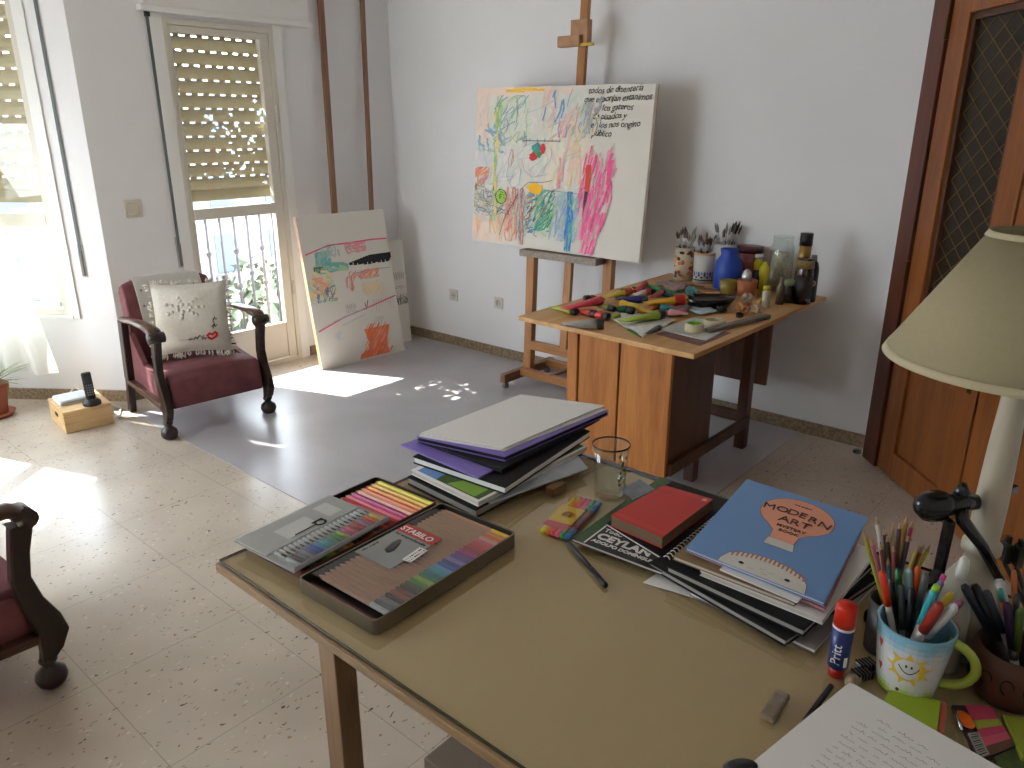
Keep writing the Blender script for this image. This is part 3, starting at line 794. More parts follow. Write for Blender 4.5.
p.hatch(.0,.1,.50,.66,24,[lt(orr,.05),lt(rd,.3)],-.9+PI,.08,.009,.4)
p.hatch(.0,.14,.60,.80,60,[lt(ink,.2),lt(bl,.3),lt(gr,.3)],.7,.05,.0045,1.5)
p.hatch(.06,.28,.68,.80,60,[lt(ink,.2),lt(bl,.3),lt(ye,.2)],2.2,.05,.0045,1.5)
p.hatch(.22,.30,.62,.97,34,[lt(orr,.1),lt(rd,.35)],PI/2,.14,.009,.15)
p.hatch(.31,.345,.62,1,22,[lt(rd,.2),lt(bl,.2),lt(ink,.4)],PI/2,.16,.006,.1)
p.hatch(.35,.41,.64,.90,44,[lt(rd,.1),lt(bl,.1),lt(gr,.1),rgb(90,50,120)],2.3,.05,.009,.6)
p.hatch(.41,.52,.62,.88,56,[lt(te,.1),lt(gr,.25),rgb(40,150,110)],PI/2+.5,.11,.009,.3)
p.hatch(.50,.66,.63,.93,50,[lt(bl,.35),lt(te,.4),lt(bl,.55)],PI/2+.2,.12,.013,.2)
p.hatch(.595,.63,.62,1,34,[lt(bl,0),lt(te,.1),rgb(40,110,200)],PI/2+.05,.14,.009,.1)
p.hatch(.02,.26,.80,.98,34,[lt(orr,.45),lt(ye,.4),lt(pe,.3)],PI/2,.1,.010,.3)
p.hatch(.05,.65,.06,.60,90,[lt(bl,.6),lt(ink,.65),lt(te,.65),lt(gr,.7)],PI/2+.5,.10,.004,.9)
p.hatch(.0,.3,.62,.82,60,[lt(ink,.1),lt(bl,.2),lt(rd,.4)],1.2,.05,.0035,1.4)
p.hatch(.28,.5,.64,.92,50,[lt(ink,.1),lt(rd,.2),lt(gr,.2)],1.4,.06,.0035,.7)
# black measuring line with ticks
p.line([(.31,.325),(.53,.322)],.004,ink)
for i in range(6): p.line([(.31+i*.044,.31),(.31+i*.044,.33)],.003,ink)
p.blob(.395,.37,.028,.035,rgb(70,150,140)); p.blob(.435,.37,.014,.032,rd); p.blob(.38,.42,.026,.026,rd); p.blob(.415,.405,.012,.02,rgb(60,140,70))
p.line([(.31,.44),(.33,.51),(.38,.55),(.44,.53),(.46,.46)],.003,lt(ink,.4)); p.line([(.23,.46),(.22,.55),(.26,.63),(.30,.60),(.31,.5)],.0035,lt(bl,.2))
p.line([(.245,.38),(.225,.45),(.24,.50),(.26,.45),(.25,.38)],.003,rd); p.line([(.255,.4),(.245,.48)],.003,rd)
p.blob(.40,.615,.05,.035,rgb(238,180,30),wob=.25); p.line([(.32,.62),(.36,.58),(.45,.575),(.50,.56)],.004,lt(ink,.2))
p.line([(.30,.66),(.26,.74),(.22,.82),(.19,.94)],.004,ink); p.line([(.45,.62),(.68,.63)],.003,lt(ink,.3)); p.line([(.48,.63),(.55,.60),(.54,.55)],.003,pk)
p.blob(.19,.685,.038,.05,rgb(60,90,40),20,.06); p.blob(.19,.685,.032,.043,rgb(150,190,80),20,.08)
for i in range(14): p.blob(.19+.02*math.cos(i*2.3)*(i%3)/2,.685+.03*math.sin(i*2.3)*(i%3)/2,.004,.005,rgb(60,90,40),6)
# pink mass
for k, c in ((0,lt(pk,.35)),(1,lt(pk,.1)),(2,lt(pk,.55)),(3,lt(pk,.0))):
    for i in range(46):
        v = p.r.uniform(.40,.99); wl = .675+.02*math.sin(v*7); wr = .84-.19*max(0,v-.62)**.9*1.1-.12*max(0,.5-v)
        u = p.r.uniform(wl, wr); l = p.r.uniform(.05,.13)
        p.line([(max(.655,u-.006),min(1,v+l/2)),(u,v),(u+.010,v-l/2)], p.r.uniform(.006,.016), c)
p.poly([(.687,.455),(.716,.455),(.712,.61),(.687,.605)], rgb(208,72,40)); p.poly([(.688,.61),(.708,.61),(.70,.68),(.685,.745)], ink); p.line([(.70,.40),(.70,.455)],.004,rd)
p.hatch(.66,.76,.05,.28,14,[lt(bl,.45),lt(ink,.5)],PI/2+.2,.08,.010,.3)
p.hatch(.61,.70,.10,.30,22,[lt(bl,.5),lt(ink,.6),lt(te,.5)],PI/2+.25,.08,.008,.3)
p.done(t)
inkm = mat('ink', (.02,.02,.024), .6)
for i, s in enumerate(('todos de disentería','que esponjan estanimos','en los gateros','de pisados y','en los nos ongino','público')):
    u = (.665,.645,.70,.695,.69,.70)[i]; v = .05+.048*i
    text(s, .050, inkm, t, M @ Matrix.Translation((u*W,(1-v)*H,.0030)) @ Matrix.Rotation(.03,4,'Z'), 'handwriting', shear=.35, spacing=.95, bold=.0004, ext=.0001, jit=.003)

# canvas leaning on the back wall
BL = Vector((3.07,4.465,.002)); BR = Vector((3.81,4.415,.002)); TL = Vector((3.087,4.655,1.078))
t, M, W, H = canvas('white canvas with pink lines and an orange shape, leaning by the balcony door', BL, BR, TL, .026, raw=True)
p = Painter(M, W, H, 9)
p.line([(.03,.245),(.3,.20),(.55,.20),(.8,.195),(1,.20)],.010,rgb(222,88,110)); p.line([(.2,.215),(.4,.2)],.006,lt(bl,.2))
p.hatch(.14,.30,.24,.34,46,[lt(te,.2),lt(te,.4)],2.3,.12,.02,.3); p.hatch(.12,.48,.32,.37,44,[lt(te,.15),lt(te,.35),lt(gr,.4)],.1,.12,.022,.2)
p.hatch(.10,.2,.33,.37,14,[rgb(110,120,80)],.6,.05,.010,.8); p.hatch(.22,.4,.21,.28,14,[lt(te,.4),lt(ink,.6)],1.2,.06,.010,.8)
p.hatch(.48,.72,.20,.27,40,[lt(pk,.3),lt(rd,.45)],.3,.1,.010,.7)
for i in range(30):
    s = i/29; p.line([(.50+.49*s,.335-.035*min(1,s*2)-.004*(i%2)),(.50+.49*s,.345+.012*math.sin(i*1.9)+.012*min(1,s*3)-.01)],.030,(.012,.012,.012))
p.line([(.55,.405),(.75,.395),(1,.40)],.006,lt(te,.25)); p.hatch(.47,.83,.39,.45,60,[lt(orr,.15),lt(rd,.4)],2.5,.06,.007,.5); p.hatch(.42,.5,.42,.52,12,[lt(rd,.35)],2.0,.07,.008,.3)
p.hatch(.0,.30,.36,.56,50,[lt(ye,.5),lt(ye,.65),lt(gr,.6)],.3,.1,.018,.6); p.hatch(.06,.24,.40,.50,24,[lt(orr,.3)],.4,.08,.012,.4)
p.hatch(.08,.30,.46,.56,40,[lt(bl,.05),lt(ink,.3)],2.4,.05,.007,.8); p.hatch(.6,.85,.48,.56,22,[lt(ye,.55)],2.5,.1,.014,.3)
for i in range(9): p.line([(.70+.03*i,.66+.03*math.sin(i)),(.71+.03*i,.60),(.73+.025*i,.64)],.003,lt(ink,.55))
p.line([(.03,.745),(.35,.68),(.65,.645),(1,.60)],.009,rgb(238,92,140)); p.line([(.22,.70),(.5,.66),(.62,.655)],.007,lt(bl,.45)); p.line([(.3,.735),(.58,.69)],.006,lt(te,.55))
for i in range(6): p.line([(.38+.02*i,.66),(.38+.02*i,.60),(.395+.02*i,.63)],.003,lt(ink,.4))
p.line([(.60,.61),(.61,.645)],.006,ink); p.line([(.64,.60),(.62,.64)],.006,ink); p.hatch(.2,.3,.77,.82,10,[lt(bl,.75)],0,.05,.02)
for i in range(10): p.line([(.66+.012*i,.78+.02*math.sin(i*2)),(.70+.012*i,.72)],.0025,lt(ink,.6))
p.poly([(.54,.79),(.86,.79),(.80,.90),(.80,1.0),(.44,1.0),(.46,.955),(.56,.93),(.58,.88)], rgb(236,134,96))
for i in range(80):
    u = p.r.uniform(.46,.84); v = p.r.uniform(.78,.99)
    if v < .93 and u < .55: continue
    p.line([(u-.03,v+.025),(u+.03,v-.025)],.006,p.r.choice([rgb(240,112,64),rgb(244,160,130),rgb(232,120,80)]))
p.done(t)
BL = Vector((3.835,4.61,.002)); BR = Vector((4.04,4.59,.002)); TL = Vector((3.842,4.68,.82))
t, M, W, H = canvas('narrow white canvas with black marks, leaning in the corner behind the larger one', BL, BR, TL, .018)
p = Painter(M, W, H, 19)
p.hatch(.45,.98,.52,.62,34,[lt(ink,.2),lt(ink,.5)],1.5,.1,.004,1.6)
for i in range(5): p.line([(.45+.1*i,.30),(.47+.1*i,.37),(.52+.1*i,.31),(.5+.1*i,.38)],.004,lt(ink,.3))
p.hatch(.4,.95,.44,.47,12,[lt(ink,.4)],0,.2,.003,.2); p.hatch(.45,1,.55,.62,20,[lt(ink,.1)],.4,.1,.006,1)
p.done(t)

# ---------------- easel
ew = woodmat('easel_wood', rgb(150,98,52), rgb(178,124,72), 'Z', 7, .45)
ewy = woodmat('easel_rail_wood', rgb(150,98,52), rgb(178,124,72), 'Y', 7, .45)
ewx = woodmat('easel_skid_wood', rgb(120,84,58), rgb(152,114,84), 'X', 7, .5)
E = thing('easel', 'large wooden studio easel standing between the wall and the work desk', 'easel', (0,0,0))
EX = 3.86
YL, YR, YM = 3.19, 2.585, 2.885
for Y in (YL, YR):
    b = MB(); b.bar((EX,Y,.10),(EX+.04,Y,1.16),.062,.048,up=(1,0,0)); b.obj('upright', ew, E, bevel=.003)
b = MB(); b.bar((EX-.012,YM,.30),(EX+.145,YM,2.66),.055,.03,up=(1,0,0)); b.obj('mast', ew, E, bevel=.003)
for z in (.27, 1.10):
    b = MB(); b.box(EX-.02,EX+.02,YR,YL,z-.03,z+.03); b.obj('cross_rail', ewy, E, bevel=.003)
for Y in (YL+.03, YR-.03):
    b = MB(); b.box(3.62,4.155,Y-.022,Y+.022,.045,.105); s = b.obj('base_skid', ewx, E, bevel=.003)
    for X in (3.65, 4.10):
        c = MB(); c.tube([(X,Y-.012,.0225),(X,Y+.012,.0225)], .0225, 14); c.box(X-.008,X+.008,Y-.016,Y+.016,.022,.046); c.obj('caster', mat('grey_caster', rgb(120,120,118), .4), s)
for X in (3.80, 4.08):
    b = MB(); b.box(X-.025,X+.025,YR-.01,YL+.01,.065,.115); b.obj('base_rail', ewy, E, bevel=.003)
b = MB(); b.bar((4.08,2.8,.11),(3.80,2.8,.11),.03,.02); b.bar((4.08,2.95,.11),(3.80,2.95,.11),.03,.02); b.obj('brace', ewx, E)
traym = mat('paint_spattered_tray', rgb(150,138,128), .8, noise=.35, nscale=70)
b = MB(); b.box(3.765,3.885,2.60,3.20,.880,.922); b.obj('tray', traym, E, bevel=.003)
b = MB(); b.box(EX+.075,EX+.125,YM-.05,YM+.07,2.13,2.26); b.box(EX+.04,EX+.09,YM-.02,YM+.14,2.115,2.175); b.obj('top_clamp', mat('clamp_wood', rgb(170,128,92), .6, noise=.2), E, bevel=.003)
b = MB(); b.box(EX+.055,EX+.08,YM-.10,YM+.01,2.115,2.130); b.obj('clamp_lip', mat('yellow_paint_lip', rgb(198,168,60), .6), E)

# ---------------- work desk
dk = woodmat('desk_honey_wood', rgb(160,96,38), rgb(192,126,60), 'Z', 5, .42)
dkt = woodmat('desk_board_wood', rgb(186,140,84), rgb(208,164,108), 'X', 5, .45)
dkd = woodmat('desk_dark_wood', rgb(66,36,20), rgb(92,54,32), 'Z', 5, .4)
DZ = .82
T = thing('work_desk', 'wooden work desk covered with paint tubes and jars by the wall', 'desk', (0,0,0))
b = MB(); b.prism([(2.70,2.30),(2.665,1.355),(3.58,1.345),(3.58,2.31)], DZ-.022, DZ); b.obj('desktop_board', dkt, T, bevel=.003)
b = MB(); b.prism([(3.582,1.352),(4.10,1.345),(4.17,2.33),(3.582,2.31)], DZ-.022, DZ-.0015); b.obj('desktop_board', dkt, T, bevel=.003)
# pedestal
cab = MB(); cab.box(2.90,3.31,1.567,2.13,.13,DZ-.0225); cabo = cab.obj('pedestal', dkd, T, bevel=.003)
b = MB(); b.box(2.882,2.899,1.585,1.835,.13,DZ-.03); b.obj('side_panel', dk, T, bevel=.003)
b = MB(); b.box(2.882,2.899,1.845,2.07,.13,DZ-.03); b.obj('side_panel', dk, T, bevel=.003)
b = MB(); b.box(2.870,2.899,2.072,2.13,.0,DZ-.03); b.obj('corner_post', dk, T, bevel=.003)
b = MB(); b.box(2.876,2.899,1.565,1.584,.13,DZ-.03); b.obj('corner_post', dk, T, bevel=.003)
b = MB(); b.box(3.172,3.228,1.568,1.62,.004,.129); b.obj('leg', dkd, T, bevel=.003)
for X, Y in ((3.745,1.585),(3.745,2.24)):
    b = MB(); b.box(X-.028,X+.028,Y-.028,Y+.028,.004,DZ-.0225); b.obj('leg', dkd, T, bevel=.003)
b = MB(); b.box(2.90,3.717,1.545,1.566,.14,.20); b.obj('stretcher', dkd, T, bevel=.003)
b = MB(); b.box(3.732,3.758,1.613,2.212,.15,.21); b.obj('stretcher', dkd, T, bevel=.003)
b = MB(); b.box(3.312,3.715,1.60,1.62,.68,DZ-.0225); b.obj('apron', dkd, T, bevel=.003)
b = MB(); b.box(3.89,3.915,1.54,2.26,.33,DZ-.0225); b.obj('drop_leaf', dkd, T, bevel=.003)
# ============================================================ ON THE WORK DESK
def dd(px, py, dz=0): return on(px, py, DZ+dz)
def clampd(p, r=.05):
    p.x = min(p.x, 4.165-r); p.y = max(1.352+r*.5, min(2.31-r*.5, p.y)); return p
capm = mat('black_cap', (.015,.015,.017), .3)
tin = mat('crimped_tin', rgb(176,172,165), .35, metal=.7)
def paint_tube(label, a, b_, col, r=.019, lift=0, lift2=None, cap=True, capcol=None, band=None, cat='paint tube'):
    """a = crimped tail, b_ = cap end (pixels)"""
    r *= 1.15; A = on(*a, DZ+r+lift); B = on(*b_, DZ+r+(lift if lift2 is None else lift2))
    d = (B-A); L = d.length; d.normalize()
    t = thing('paint_tube', label, cat, (A.x, A.y, DZ+lift))
    A = Vector((0,0,r)); B = A+d*L; s = d.cross(Vector((0,0,1))).normalized()
    M = Matrix(((d.x,s.x,0,A.x),(d.y,s.y,0,A.y),(d.z,s.z,1,A.z),(0,0,0,1)))
    m = mat('tube_%02x%02x%02x' % tuple(int(c*255) for c in col), col, .35)
    Lb = L-(.03 if cap else 0); mb = MB(); n = 14; secs = [(0,.14,1.15),(.010,.16,1.15),(.012,.2,1.08),(.35*Lb,.52,1.05),(Lb-.012,1,1),(Lb-.004,.8,.8),(Lb,.45,.45)]
    for x, hz, wy in secs:
        for i in range(n):
            an = 2*PI*i/n; mb.v.append(M @ Vector((x, r*wy*math.cos(an), r*hz*math.sin(an)-r*(1-hz)*.25)))
    for j in range(len(secs)-1):
        for i in range(n):
            i2 = (i+1) % n; mb.f.append([j*n+i, j*n+i2, (j+1)*n+i2, (j+1)*n+i]); mb.mi.append(0 if not (band and j in (4,)) else 1); mb.c.append((1,1,1)); mb.sm.append(True)
    mb.f.append(list(range(n))); mb.mi.append(0); mb.c.append((1,1,1)); mb.sm.append(False)
    mb.obj('tube_body', [m, m], t)
    if band:
        c = MB(); c.tube([M @ Vector((.66*Lb,0,0)), M @ Vector((.90*Lb,0,0))], [r*1.02, r*1.03], 14, caps=False); c.obj('label_band', mat('band_%02x%02x%02x' % tuple(int(q*255) for q in band), band, .4), t)
    if cap:
        c = MB(); c.tube([M @ Vector((Lb-.002,0,0)), M @ Vector((Lb+.004,0,0)), M @ Vector((Lb+.028,0,0)), M @ Vector((Lb+.03,0,0))], [r*.85,r*.95,r*.9,r*.7], 14)
        c.obj('cap', capm if not capcol else mat('cap_%02x%02x%02x' % tuple(int(q*255) for q in capcol), capcol, .35), t)
    return t
paint_tube('lime green tube with black cap, leftmost on the work desk', (551,306), (577,312), rgb(170,190,70), .016)
paint_tube('pink tube lying left of the pile, its black cap at the right', (563,308), (602,300), rgb(226,70,96), .020, .022, .03, cap=False)
paint_tube('salmon red tube with black cap below the pink tube', (578,309), (596,314.5), rgb(204,72,62), .018, 0)
paint_tube('second red tube with black cap just right of the salmon one', (588,312), (609,317), rgb(214,60,60), .018)
paint_tube('light grey tube with pink tail and black cap at the front desk edge', (561,323), (604,324), rgb(172,172,166), .021)
paint_tube('black capped dark red tube behind the pink tube', (603,298), (584,299), rgb(110,36,44), .018, .01)
paint_tube('yellow tube with black cap at the back of the pile', (603,297), (636,290), rgb(206,186,40), .019, .012, band=rgb(180,70,50))
paint_tube('dark blue tube in the middle of the pile', (616,298), (648,300), rgb(34,38,104), .018, .020, capcol=rgb(40,50,70))
paint_tube('yellow and red tube pointing right towards the black bowl', (645,302), (693,299), rgb(214,168,34), .022, .016, band=rgb(186,40,40), capcol=rgb(24,26,30))
paint_tube('mustard yellow tube slanting down under the blue one', (651,311), (620,303), rgb(200,168,36), .017, 0, .01, cap=False)
paint_tube('dark green tube lying under the pile', (608,307), (634,311), rgb(30,84,52), .019, 0, capcol=rgb(20,40,30))
paint_tube('yellow green tube with black cap lying on the white papers', (621,320), (664,314), rgb(158,178,50), .021, .008)
paint_tube('bright green tube at the back of the pile beside the red one', (680,293), (648,288), rgb(40,140,56), .019, .008, cap=False)
paint_tube('red tube standing out at the back of the pile', (636,290), (646,284), rgb(188,36,40), .016, .03, cap=False)
paint_tube('white tube with red band and dark cap in front of the red tube', (634,294), (654,291), rgb(206,196,196), .017, .02, band=rgb(190,60,60), capcol=rgb(60,60,84))
paint_tube('teal tube poking out behind the yellow green one', (676,308), (660,307), rgb(30,110,120), .015, .016, cap=False)
paint_tube('small lime tube under the pink tube', (606,318), (620,315), rgb(170,180,60), .012, 0, cap=False)
paint_tube('olive tube with black cap between the pink and mustard tubes', (596,304), (614,309), rgb(120,130,50), .015, .012)
paint_tube('orange tube tucked under the red banded yellow tube', (640,312), (660,305), rgb(206,110,40), .014, 0)
paint_tube('white capped navy tube at the back right of the pile', (676,297), (660,292), rgb(40,46,90), .015, .006, capcol=rgb(200,200,200))
paint_tube('short crimson tube standing beside the bright green tube', (652,297), (664,291), rgb(150,30,44), .014, .03)
paint_tube('violet tube lying behind the blue one', (628,292), (614,295), rgb(90,60,120), .015, 0)
paint_tube('pale pink tube lying across the mauve paper', (688,313), (668,312), rgb(206,150,150), .014, .008, cap=False)
paint_tube('small black tube near the front of the crumpled bag', (648,333), (660,327), rgb(40,40,44), .011, .012)
# papers
def sheet(name, label, cat, pix, z, th, m, wrinkle=0, parent=None, zf=None, n=6):
    c = [on(p[0], p[1], z) for p in pix]
    b = MB(); rr = random.Random(int(pix[0][0]*7)); 
    for i in range(n+1):
        for j in range(n+1):
            u, v = i/n, j/n
            p = c[0]*(1-u)*(1-v)+c[1]*u*(1-v)+c[2]*u*v+c[3]*(1-u)*v
            b.v.append(Vector((p.x, p.y, z+th/2+wrinkle*rr.random())))
    for i in range(n):
        for j in range(n): b.f.append([i*(n+1)+j, (i+1)*(n+1)+j, (i+1)*(n+1)+j+1, i*(n+1)+j+1]); b.mi.append(0); b.c.append((1,1,1)); b.sm.append(wrinkle > .004)
    o = b.obj(name, m, parent, solid=th)
    if parent is None: tag(o, label, cat)
    return o
news = mat('printed_paper', rgb(214,214,210), .8, noise=.16, nscale=55)
wp = mat('white_paper', rgb(216,216,212), .8)
gp = mat('grey_board', rgb(184,188,184), .7)
sheet('newspaper', 'crumpled white printed paper bag under the yellow green tube', 'paper', [(607,318),(642,338),(676,322),(646,309)], DZ+.0005, .001, news, .012)
sheet('paper_sheet', 'grey white board under the masking tape rolls', 'board', [(660,330),(706,341),(735,326),(694,318)], DZ+.001, .004, gp)
sheet('magazine', 'dark edged magazine below the grey board at the front corner', 'magazine', [(655,334),(700,346),(731,333),(690,325)], DZ+.0002, .0007, mat('mag_red', rgb(120,80,74), .6, noise=.4, nscale=30))
sheet('leaflet', 'pale blue printed leaflet beside the black bowl', 'leaflet', [(680,306),(700,316),(717,312),(697,303)], DZ+.006, .002, mat('leaflet_blue', rgb(176,196,204), .7, noise=.2, nscale=60), .008)
sheet('cloth_scrap', 'crumpled mauve paper right of the yellow green tube', 'paper', [(664,316),(684,318),(692,309),(674,307)], DZ+.003, .002, mat('mauve', rgb(150,104,112), .8, noise=.4, nscale=30), .02)
sheet('paint_rag', 'green paper corner sticking out under the crumpled bag', 'paper', [(626,330),(641,338),(648,333),(634,327)], DZ+.0002, .0006, mat('green_paper', rgb(70,150,66), .6), .0)
# sticks and palette knives at the back, in front of the jars
for i, (a, b_, c, lab) in enumerate((((664,281),(704,287),rgb(120,84,58),'long thin brown stick lying in front of the left brush jar'), ((668,284),(716,290),rgb(164,120,86),'tan wooden spatula lying in front of the brush jars'), ((690,290),(724,295),rgb(188,150,120),'pale palette knife lying between the stick and the black bowl'))):
    A = on(*a, DZ+.006); B = on(*b_, DZ+.006); bb = MB(); bb.bar(A, B, .016, .008); tag(bb.obj('wooden_stick', mat('stick%d' % i, c, .6, noise=.2), bevel=.002), lab, 'stick')
sheet('colour_rag', 'pink and white crumpled rag behind the tubes', 'rag', [(654,287),(676,294),(690,288),(668,281)], DZ+.002, .003, mat('rag_pink', rgb(176,150,150), .9, noise=.25, nscale=30), .03)
sheet('colour_rag', 'turquoise crumpled rag at the left of the black bowl', 'rag', [(684,294),(690,298),(698,294),(690,290)], DZ+.002, .003, mat('rag_teal', rgb(100,160,165), .9, noise=.2, nscale=30), .03)

# brush jars
bristle = mat('bristle_tip', rgb(70,58,52), .9); ferr = mat('ferrule', rgb(200,198,194), .35, metal=.1)
BR_ = [bristle, mat('bristle_pale', rgb(168,160,146), .9), mat('bristle_brown', rgb(104,74,54), .9), mat('bristle_grey', rgb(128,124,120), .9)]
hand = [mat('brush_handle_%d' % i, c, .4) for i, c in enumerate((rgb(96,40,30), rgb(196,190,182), rgb(50,40,38), rgb(150,110,70), rgb(176,172,168), rgb(36,60,90)))]
def brush(base, top, hm, w, group, label):
    t = thing('paint_brush', label, 'paint brush', base, group=group)
    top = Vector(top)-Vector(base); 
    a = top*.70; b_ = top*.84
    q = MB(); q.tube([(0,0,0), top*.35, a], [.003,.0045,.003], 6); q.obj('handle', hm, t)
    q = MB(); q.tube([a, b_], [.0035,.004], 6); q.obj('ferrule', ferr, t)
    q = MB(); q.tube([b_, top*.93, top], [.0045*w,.0065*w,.002], 6, flat=.6); q.obj('bristles', BR_[int(w*1000)%4], t)
def brushes(c, r, zj, ztop, n, seed, group, label):
    rr = random.Random(seed)
    for i in range(n):
        a = rr.uniform(0, 2*PI); q = r*.75*math.sqrt(rr.random()); 
        base = Vector((c.x-.4*q*math.cos(a), c.y-.4*q*math.sin(a), DZ+.008))
        k = rr.uniform(.55, 1.0); h = zj+(ztop-zj)*k
        f = (h-DZ)/(zj-DZ)
        edge = Vector((c.x+q*math.cos(a), c.y+q*math.sin(a), zj))
        top = base+(edge-base)*(h-base.z)/(zj-base.z)
        brush(base, top, hand[rr.randrange(6)], rr.uniform(.8,1.6), group, label)
def jar(label, px, pyb, wpx, pyt, base_col, r=None, dx=0):
    c = clampd(on(px, pyb, DZ), .05); dep = (c-Vector((0,0,CAMZ))).dot(FW); rad = wpx/2/FOC*dep
    D = c.x*FH.x+c.y*FH.y; k = (384-pyt)/FOC
    zt = CAMZ+(k*D*math.cos(PITCH)-D*math.sin(PITCH))/(math.cos(PITCH)+k*math.sin(PITCH))
    return c, rad, zt
def vessel(name, label, cat, c, prof, m, n=24, group=None):
    t = thing(name, label, cat, c, group=group); b = MB(); b.lathe(prof, n); b.obj('body', m, t); return t
jm1 = mat('jar_floral', rgb(196,180,150), .4)
c, r, zt = jar('', 683, 279, 20, 247, None)
t = vessel('brush_jar', 'cylindrical jar with red and green flowers, leftmost, full of brushes', 'jar', c, [(0,0),(r,0),(r,zt-DZ),(r-.005,zt-DZ),(r-.005,.005),(0,.005)], jm1)
def deco(parent, r, items, name='painted_pattern'):
    b = MB()
    for a, z, w, h, col in items:
        n = 6; vs = []; 
        for i in range(n+1):
            an = a-w/2/r+w/r*i/n; hh = h/2*math.sqrt(max(.15, 1-((i-n/2)/(n/2))**2))
            vs += [((r+.0008)*math.cos(an), (r+.0008)*math.sin(an), z-hh), ((r+.0008)*math.cos(an), (r+.0008)*math.sin(an), z+hh)]
        b.add(vs, [(2*i,2*i+2,2*i+3,2*i+1) for i in range(n)], col=col)
    return b.obj(name, paint, parent)
rr = random.Random(3); it = []
for k in range(34): it.append((PI+.7+rr.uniform(-1.3,1.3), rr.uniform(.02,zt-DZ-.02), rr.uniform(.015,.032), rr.uniform(.012,.03), rr.choice([rgb(176,70,60),rgb(60,90,50),rgb(200,150,60),rgb(40,44,60),rgb(190,110,90)])))
deco(t, r, it); brushes(c, r, zt, zt+.115, 20, 31, 'brushes in the floral jar', 'paint brush standing in the flowered jar at the left')
c, r, zt = jar('', 703, 282, 21, 252, None)
t = vessel('brush_jar', 'white jar with blue zigzag pattern in the middle, full of brushes', 'jar', c, [(0,0),(r,0),(r,zt-DZ),(r-.005,zt-DZ),(r-.005,.005),(0,.005)], mat('jar_white', rgb(190,186,180), .4))
it = []; H = zt-DZ
for k in range(12):
    a = PI+.7-1.5+k*.27
    it += [(a, .036+.010*(k%2), .014, .010, rgb(40,50,90)), (a, .058, .012, .020, rgb(60,76,120) if k%2 else rgb(120,140,170)), (a, .020, .016, .008, rgb(52,52,60))]
it += [(PI+.7+k*.25-1.5, H-.008, .026, .014, rgb(190,146,96)) for k in range(13)]
deco(t, r, it); brushes(c, r, zt, zt+.115, 20, 32, 'brushes in the zigzag jar', 'paint brush standing in the white zigzag jar')
c, r, zt = jar('', 725, 281, 24, 243, None); c.x = min(c.x, 4.10)
t = vessel('brush_jar', 'white jar full of dark brushes standing behind the blue vase', 'jar', c, [(0,0),(r,0),(r,zt-DZ),(r-.005,zt-DZ),(r-.005,.005),(0,.005)], mat('jar_white2', rgb(196,196,194), .4))
brushes(c, r, zt, zt+.13, 16, 33, 'brushes in the jar behind the blue vase', 'dark paint brush in the jar behind the blue vase')
c, r, zt = jar('', 729, 288, 27, 248, None); c.x -= .03; H = zt-DZ
vessel('vase', 'matte cobalt blue shouldered vase', 'vase', c, [(0,0),(r*.9,0),(r,.01),(r*1.02,H*.45),(r*.95,H*.68),(r*.62,H*.82),(r*.6,H*.88),(r*.68,H*.98),(r*.66,H),(r*.5,H),(r*.48,H*.85),(0,H*.8)], mat('cobalt', rgb(28,66,160), .45))
c, r, zt = jar('', 752, 283, 25, 248, None); H = zt-DZ; c.x -= .0
t = vessel('glass_jar', 'squat jar with a dark red lid behind the silver egg', 'jar', c, [(0,0),(r,0),(r,H*.85),(r*.9,H*.9),(0,H*.9)], mat('pink_jar', rgb(150,84,84), .3))
b = MB(); b.lathe([(0,H*.9+.0005),(r*1.03,H*.9+.0005),(r*1.03,H*1.05),(0,H*1.05)], 24); b.obj('lid', mat('dark_red_lid', rgb(72,26,28), .4), t)
c, r, zt = jar('', 746, 296, 21, 280, None); H = zt-DZ
t = vessel('pot', 'small terracotta pot holding dark bits below the silver egg', 'pot', c, [(0,0),(r*.8,0),(r,H),(r*.85,H),(r*.7,H*.85),(0,H*.8)], mat('terra2', rgb(160,96,62), .7))
e = MB(); e.lathe([(0,0),(.018,.005),(.027,.022),(.027,.036),(.019,.060),(.008,.072),(0,.074)], 16); cE = Vector((c.x, c.y+.006, c.z+H*.8+.001)); tag(e.obj('egg', mat('silver_egg', rgb(196,196,196), .25, metal=.6), loc=cE), 'small silver egg sitting on the terracotta pot', 'egg')
for i, (dx, dy, hh) in enumerate(((.03,-.012,.03),(-.025,.02,.035))):
    pass
c, r, zt = jar('', 727, 294, 17, 280, None); H = zt-DZ
vessel('bowl', 'small mustard yellow glass dish in front of the blue vase', 'dish', c, [(0,0),(r*.8,0),(r,H),(r*.92,H),(r*.75,.008),(0,.008)], mat('mustard', rgb(140,124,56), .4))
